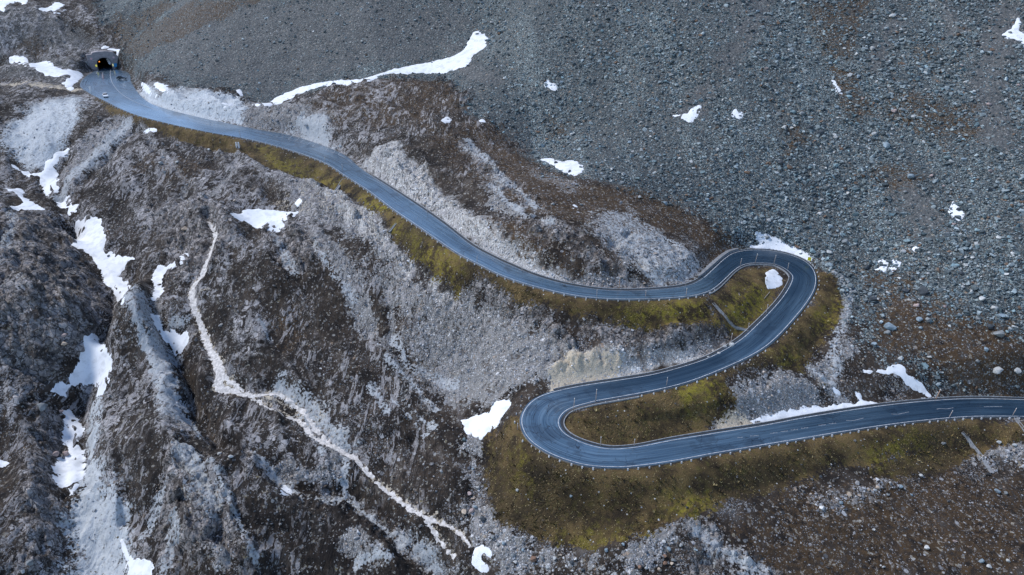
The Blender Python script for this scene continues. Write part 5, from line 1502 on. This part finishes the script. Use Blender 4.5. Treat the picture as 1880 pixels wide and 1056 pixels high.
# two white marker posts at the head of a stony runnel
for dx, lab in ((0, 'left white marker post of the pair above the stony runnel'), (4.5, 'right white marker post of the pair above the stony runnel')):
    q, _ = unproj([434.5 + dx], [271])
    bm = bmesh.new(); add_box(bm, -.2, .2, -.2, .2, -.4, 1.9, .04)
    o = bm_obj('marker_post', bm, simple('white_post', (.75, .75, .75), .7)); o.location = q[0]
    tag(o, lab, 'post', 'white posts below the road')
p, _ = on_road(167.5, 171, sidx(66))
bm = bmesh.new(); add_box(bm, -.35, .35, -.25, .25, -.2, 2.6, .05)
o = bm_obj('marker_post', bm, simple('white_board', (.72, .72, .72), .7)); o.location = p
tag(o, 'stout white marker post at the lower left rim of the tunnel yard', 'post')

# ------------------------------------------------------------------ low retaining wall before the upper hairpin
a_, b_i = sidx(40.5), sidx(44.3)
P = EB[a_:b_i] + LAT[a_:b_i] * 1.2
wd = np.sin(np.linspace(0, math.pi, len(P))) ** .6 * 1.1 + .25
V = np.empty((len(P), 4, 3))
for j, (f_, z_) in enumerate(((0, -.6), (0, .42), (1, .48), (1, -.8))):
    V[:, j] = P + LAT[a_:b_i] * (wd * f_)[:, None]; V[:, j, 2] += z_
c = P[0].copy()
o = link('retaining_wall', np_mesh('retaining_wall', (V - c).reshape(-1, 3), grid_faces(len(P), 4)), M_CONC); o.location = c
tag(o, 'low grey concrete wall along the uphill side entering the upper hairpin', 'wall')


# ------------------------------------------------------------------ tunnel portal
def masonry():
    m, nt, b = mat('portal_masonry')
    g = G(nt)
    co = g.n('ShaderNodeTexCoord').outputs['Object']
    mp = g.n('ShaderNodeMapping'); g.l(co, mp.inputs[0]); mp.inputs['Rotation'].default_value = (math.radians(90), 0, 0)
    br = g.n('ShaderNodeTexBrick'); g.l(mp.outputs[0], br.inputs['Vector'])
    br.inputs['Scale'].default_value = 1.0; br.inputs['Brick Width'].default_value = 1.1; br.inputs['Row Height'].default_value = .55; br.inputs['Mortar Size'].default_value = .03
    br.inputs['Color1'].default_value = (.40, .355, .355, 1); br.inputs['Color2'].default_value = (.28, .25, .255, 1); br.inputs['Mortar'].default_value = (.36, .34, .34, 1)
    f = g.noise(co, .8, 5, .65)
    g.l(g.mix(g.math('MULTIPLY', g.rng(f, .5, .7), .6), br.outputs['Color'], (.12, .11, .11)), b.inputs['Base Color'])
    b.inputs['Roughness'].default_value = .9
    return m


M_MAS = masonry()
M_BORE = simple('bore_lining', (.022, .022, .024), .9)
rz = math.atan2(-FWD[0], FWD[1]) + math.pi            # local -y looks out over the valley
portal = empty('tunnel_portal', TUN, rz)
tag(portal, 'stone faced tunnel portal with dark arched mouth at the head of the road', 'tunnel portal')
AW, AS = 3.35, 2.7                                     # half width, springing height
arc = [(AW * math.cos(t), AS + AW * .92 * math.sin(t)) for t in np.linspace(0, math.pi, 19)]
inner = [(AW, -.4)] + arc + [(-AW, -.4)]
def portal_face(bm, y, flip):
    outer = [(9.4, -.4), (8.7, 3.4), (6.9, 6.3), (6.3, 7.0), (5.2, 8.2), (2.2, 8.9), (-2.0, 8.9), (-4.4, 8.5), (-4.8, 7.7), (-7.2, 7.6), (-7.2, 2.0), (-7.2, -.4)]
    return [bm.verts.new((x, y, z)) for x, z in outer], [bm.verts.new((x, y, z)) for x, z in inner]
bm = bmesh.new()
of, inf = portal_face(bm, 0, False)
ob, inb = portal_face(bm, 4.2, True)
def fill(outer, inn):
    # stitch both chains by nearest parameter
    i = j = 0
    A, B = outer, inn
    while i < len(A) - 1 or j < len(B) - 1:
        ti = (i + 1) / (len(A) - 1); tj = (j + 1) / (len(B) - 1)
        if j >= len(B) - 1 or (i < len(A) - 1 and ti <= tj):
            bm.faces.new((A[i], A[i + 1], B[j])); i += 1
        else:
            bm.faces.new((A[i], B[j + 1], B[j])); j += 1
fill(of, inf); fill(ob, inb)
for k in I(len(of) - 1): bm.faces.new((of[k], of[k + 1], ob[k + 1], ob[k]))
for k in I(len(inf) - 1): bm.faces.new((inf[k], inf[k + 1], inb[k + 1], inb[k]))
bm_obj('wall', bm, M_MAS, portal)
bm = bmesh.new()                                        # voussoir ring, proud of the wall
ring_o = [(x * 1.17, AS + (z - AS) * 1.17) for x, z in arc]
prof = []
for (x0, z0), (x1, z1) in zip(arc, ring_o):
    prof.append([bm.verts.new((x0 * .995, -.12, z0)), bm.verts.new((x1, -.12, z1)), bm.verts.new((x1, .05, z1)), bm.verts.new((x0 * .995, .05, z0))])
for k in I(len(prof) - 1):
    for q_ in I(4):
        bm.faces.new((prof[k][q_], prof[k][(q_ + 1) % 4], prof[k + 1][(q_ + 1) % 4], prof[k + 1][q_]))
bm_obj('arch_ring', bm, simple('arch_stone', (.26, .24, .24), .9, noise=.3, scale=2), portal)
bm = bmesh.new()                                        # bore: near-black lining covers the sunlit reveal, painting in the mouth's shade
prev = None
for y in (.12, 8, 20, 45):
    cur = [bm.verts.new((x * .985, y, AS + (z - AS) * .985)) for x, z in inner]
    if prev:
        for k in I(len(cur) - 1): bm.faces.new((prev[k], prev[k + 1], cur[k + 1], cur[k]))
    prev = cur
bm.faces.new(prev)
bm_obj('bore', bm, M_BORE, portal)
bm = bmesh.new(); add_box(bm, -AW, AW, .3, 45, -.5, -.02); bm_obj('roadway', bm, simple('bore_floor', (.03, .03, .032), .7), portal)
bm = bmesh.new(); add_box(bm, -9.2, -7.25, -.6, 3.2, -.4, 4.6, .1); bm_obj('buttress', bm, M_CONC, portal)


def glow(name, col, s):
    m, nt, b = mat(name)
    b.inputs['Base Color'].default_value = (*col, 1)
    b.inputs['Emission Color'].default_value = (*col, 1); b.inputs['Emission Strength'].default_value = s
    return m


def portal_thing(name, lab, cat, x, z, w, h, m, y=-.16, post=True, lampmat=None, rnd=False):
    root = empty(name, Vector(TUN) + Matrix.Rotation(rz, 3, 'Z') @ Vector((x, y, 0)), rz)
    tag(root, lab, cat)
    bm = bmesh.new()
    if rnd:
        add_cyl(bm, (0, -.12, z), (0, -.05, z), w / 2, w / 2, 20)
    else:
        add_box(bm, -w / 2, w / 2, -.14, -.06, z - h / 2, z + h / 2, .02)
    bm_obj('panel', bm, m, root)
    if post:
        bm = bmesh.new(); add_cyl(bm, (0, 0, -.3), (0, 0, z + h / 2), .06, .06, 8); bm_obj('post', bm, simple('sign_post_steel', (.4, .4, .42), .5, .6), root, True)
    else:
        bm = bmesh.new(); add_box(bm, -.1, .1, -.06, .18, z - .1, z + .1); bm_obj('bracket', bm, simple('sign_bracket', (.2, .2, .2), .5, .6), root)
    return root


portal_thing('warning_beacon', 'lit yellow warning beacon left of the tunnel mouth', 'warning light', -3.95, 2.1, .7, 1.0, glow('yellow_beacon', (.85, .80, .10), .2), -.5)
portal_thing('warning_beacon', 'lit pale yellow warning beacon right of the tunnel mouth', 'warning light', 3.75, 1.9, .45, 1.2, glow('pale_yellow_beacon', (.9, .85, .40), .2), -.5)
portal_thing('information_sign', 'blue information panel right of the tunnel mouth', 'sign', 4.9, 1.7, 1.5, 1.9, simple('blue_sign_face', (.03, .30, .62), .5), -.45)
portal_thing('information_sign', 'pale grey notice panel right of the blue panel by the tunnel', 'sign', 6.8, 1.9, 1.7, 1.7, simple('grey_sign_face', (.42, .46, .46), .5), -.35)
portal_thing('traffic_sign', 'round red and white traffic sign left on the portal wall', 'sign', -5.4, 5.6, 1.1, 1.1, simple('red_white_sign', (.70, .42, .42), .5), -.06, False, rnd=True)
portal_thing('traffic_sign', 'round red and white traffic sign right on the portal wall', 'sign', 4.9, 5.6, 1.1, 1.1, simple('red_white_sign_pale', (.72, .52, .54), .5), -.06, False, rnd=True)
root = empty('signal_lamp', Vector(TUN) + Matrix.Rotation(rz, 3, 'Z') @ Vector((-2.0, 1.0, 0)), rz)
tag(root, 'glowing orange signal lamp hanging just inside the tunnel mouth', 'signal light')
bm = bmesh.new(); add_box(bm, -.32, .32, .0, .3, 3.5, 4.15, .04); bm_obj('housing', bm, simple('lamp_housing', (.03, .03, .03), .5), root)
bm = bmesh.new(); add_cyl(bm, (0, -.06, 3.82), (0, .0, 3.82), .27, .27, 16); bm_obj('lens', bm, glow('orange_lens', (1.0, .28, .03), .8), root)
bm = bmesh.new(); add_cyl(bm, (0, .15, 4.15), (0, .15, 5.4), .04, .04, 6); bm_obj('hanger', bm, simple('lamp_hanger', (.1, .1, .1), .5), root)


# ------------------------------------------------------------------ cars
def car(loc, rz_, paint, lab, L_=4.4, Wd=1.8, Ht=1.5):
    root = empty('parked_car', loc, rz_)
    tag(root, lab, 'car')
    hx = L_ / 2; hy = Wd / 2
    side = [(-hx, .35), (-hx, .85), (-hx * .92, .95), (-hx * .86, 1.0), (-hx * .62, 1.02), (hx * .34, .98), (hx * .88, .82), (hx, .66), (hx, .34)]
    def extr(prof, w0, w1, name, m, base=None):
        bm = bmesh.new()
        rings = []
        for y, sc_ in ((-1, w1), (-.9, w0), (.9, w0), (1, w1)):
            zc = sum(z for _, z in prof) / len(prof)
            rings.append([bm.verts.new((x * (1 if abs(y) < 1 else .985), y * hy * 1.0 * (w0 if abs(y) < 1 else w0), z if abs(y) < 1 else zc + (z - zc) * .88)) for x, z in prof])
        for a, b in zip(rings[:-1], rings[1:]):
            for k in I(len(prof)): bm.faces.new((a[k], a[(k + 1) % len(prof)], b[(k + 1) % len(prof)], b[k]))
        bm.faces.new(rings[0]); bm.faces.new(rings[-1])
        return bm_obj(name, bm, m, root)
    extr(side, 1, 1, 'body', paint)
    cab = [(-hx * .80, .98), (-hx * .66, 1.40), (-hx * .50, Ht - .06), (hx * .02, Ht - .05), (hx * .40, .97)]
    glass = simple('car_glass', (.012, .014, .018), .08)
    extr(cab, .88, .84, 'windows', glass)
    bm = bmesh.new(); add_box(bm, -hx * .60, hx * .04, -hy * .78, hy * .78, Ht - .09, Ht, .035); bm_obj('roof', bm, paint, root)
    for sx2 in (-.62, .62):
        for sy2 in (-1, 1):
            bm = bmesh.new(); add_cyl(bm, (hx * sx2, sy2 * (hy - .22), .32), (hx * sx2, sy2 * (hy + .02), .32), .32, .32, 18)
            wv = bm_obj('wheel', bm, simple('tyre_rubber', (.02, .02, .02), .8), root)
            bm = bmesh.new(); add_cyl(bm, (hx * sx2, sy2 * (hy + .015), .32), (hx * sx2, sy2 * (hy + .035), .32), .2, .18, 14)
            bm_obj('rim', bm, simple('alloy_rim', (.5, .5, .52), .3, .9), wv)
    for sy2 in (-1, 1):
        bm = bmesh.new(); add_box(bm, hx - .12, hx + .012, sy2 * hy * .62 - .2, sy2 * hy * .62 + .2, .6, .74, .02); bm_obj('headlight', bm, simple('headlight_glass', (.7, .72, .75), .1), root)
        bm = bmesh.new(); add_box(bm, -hx - .012, -hx + .1, sy2 * hy * .66 - .18, sy2 * hy * .66 + .18, .7, .86, .02); bm_obj('tail_light', bm, simple('tail_light_red', (.35, .02, .02), .2), root)
    return root


p, i = on_road(194, 178, sidx(64))
d_ = np.array(at_z(200, 186, p[2] - CAMZ)) - np.array(at_z(188, 172, p[2] - CAMZ))
car(p, math.atan2(d_[1], d_[0]), simple('white_car_paint', (.78, .79, .80), .25), 'white car parked on the lower side of the tunnel yard')
p, i = on_road(224, 145.5, sidx(64))
car(p, math.radians(8), simple('dark_car_paint', (.012, .014, .02), .2), 'dark car parked on the right side of the tunnel yard')

# ------------------------------------------------------------------ light
w = bpy.data.worlds.new('World'); sc.world = w
w.use_nodes = True
nt = w.node_tree
bg = nt.nodes['Background']
sky = nt.nodes.new('ShaderNodeTexSky')
sky.sky_type = 'NISHITA'; sky.sun_disc = False
SUN_EL, SUN_AZ = math.radians(50), math.radians(-68)        # azimuth measured from +y towards +x
sky.sun_elevation = SUN_EL; sky.sun_rotation = SUN_AZ
sky.altitude = 2500; sky.air_density = 1.0; sky.dust_density = 1.5; sky.ozone_density = 1.5
nt.links.new(sky.outputs[0], bg.inputs[0])
bg.inputs[1].default_value = .105
sl = bpy.data.lights.new('sun', 'SUN'); sl.energy = 1.5; sl.angle = math.radians(12); sl.color = (1.0, .98, .955)
so = bpy.data.objects.new('sun', sl); COL.objects.link(so)
dirv = Vector((math.sin(SUN_AZ) * math.cos(SUN_EL), math.cos(SUN_AZ) * math.cos(SUN_EL), math.sin(SUN_EL)))
so.rotation_euler = dirv.to_track_quat('Z', 'Y').to_euler()
so.location = (0, 0, 300)

sc.view_settings.view_transform = 'Standard'
sc.view_settings.look = 'None'
sc.view_settings.exposure = 1.28
sc.view_settings.gamma = 1.0
sc.cycles.max_bounces = 5
sc.cycles.diffuse_bounces = 2
sc.cycles.use_denoising = True
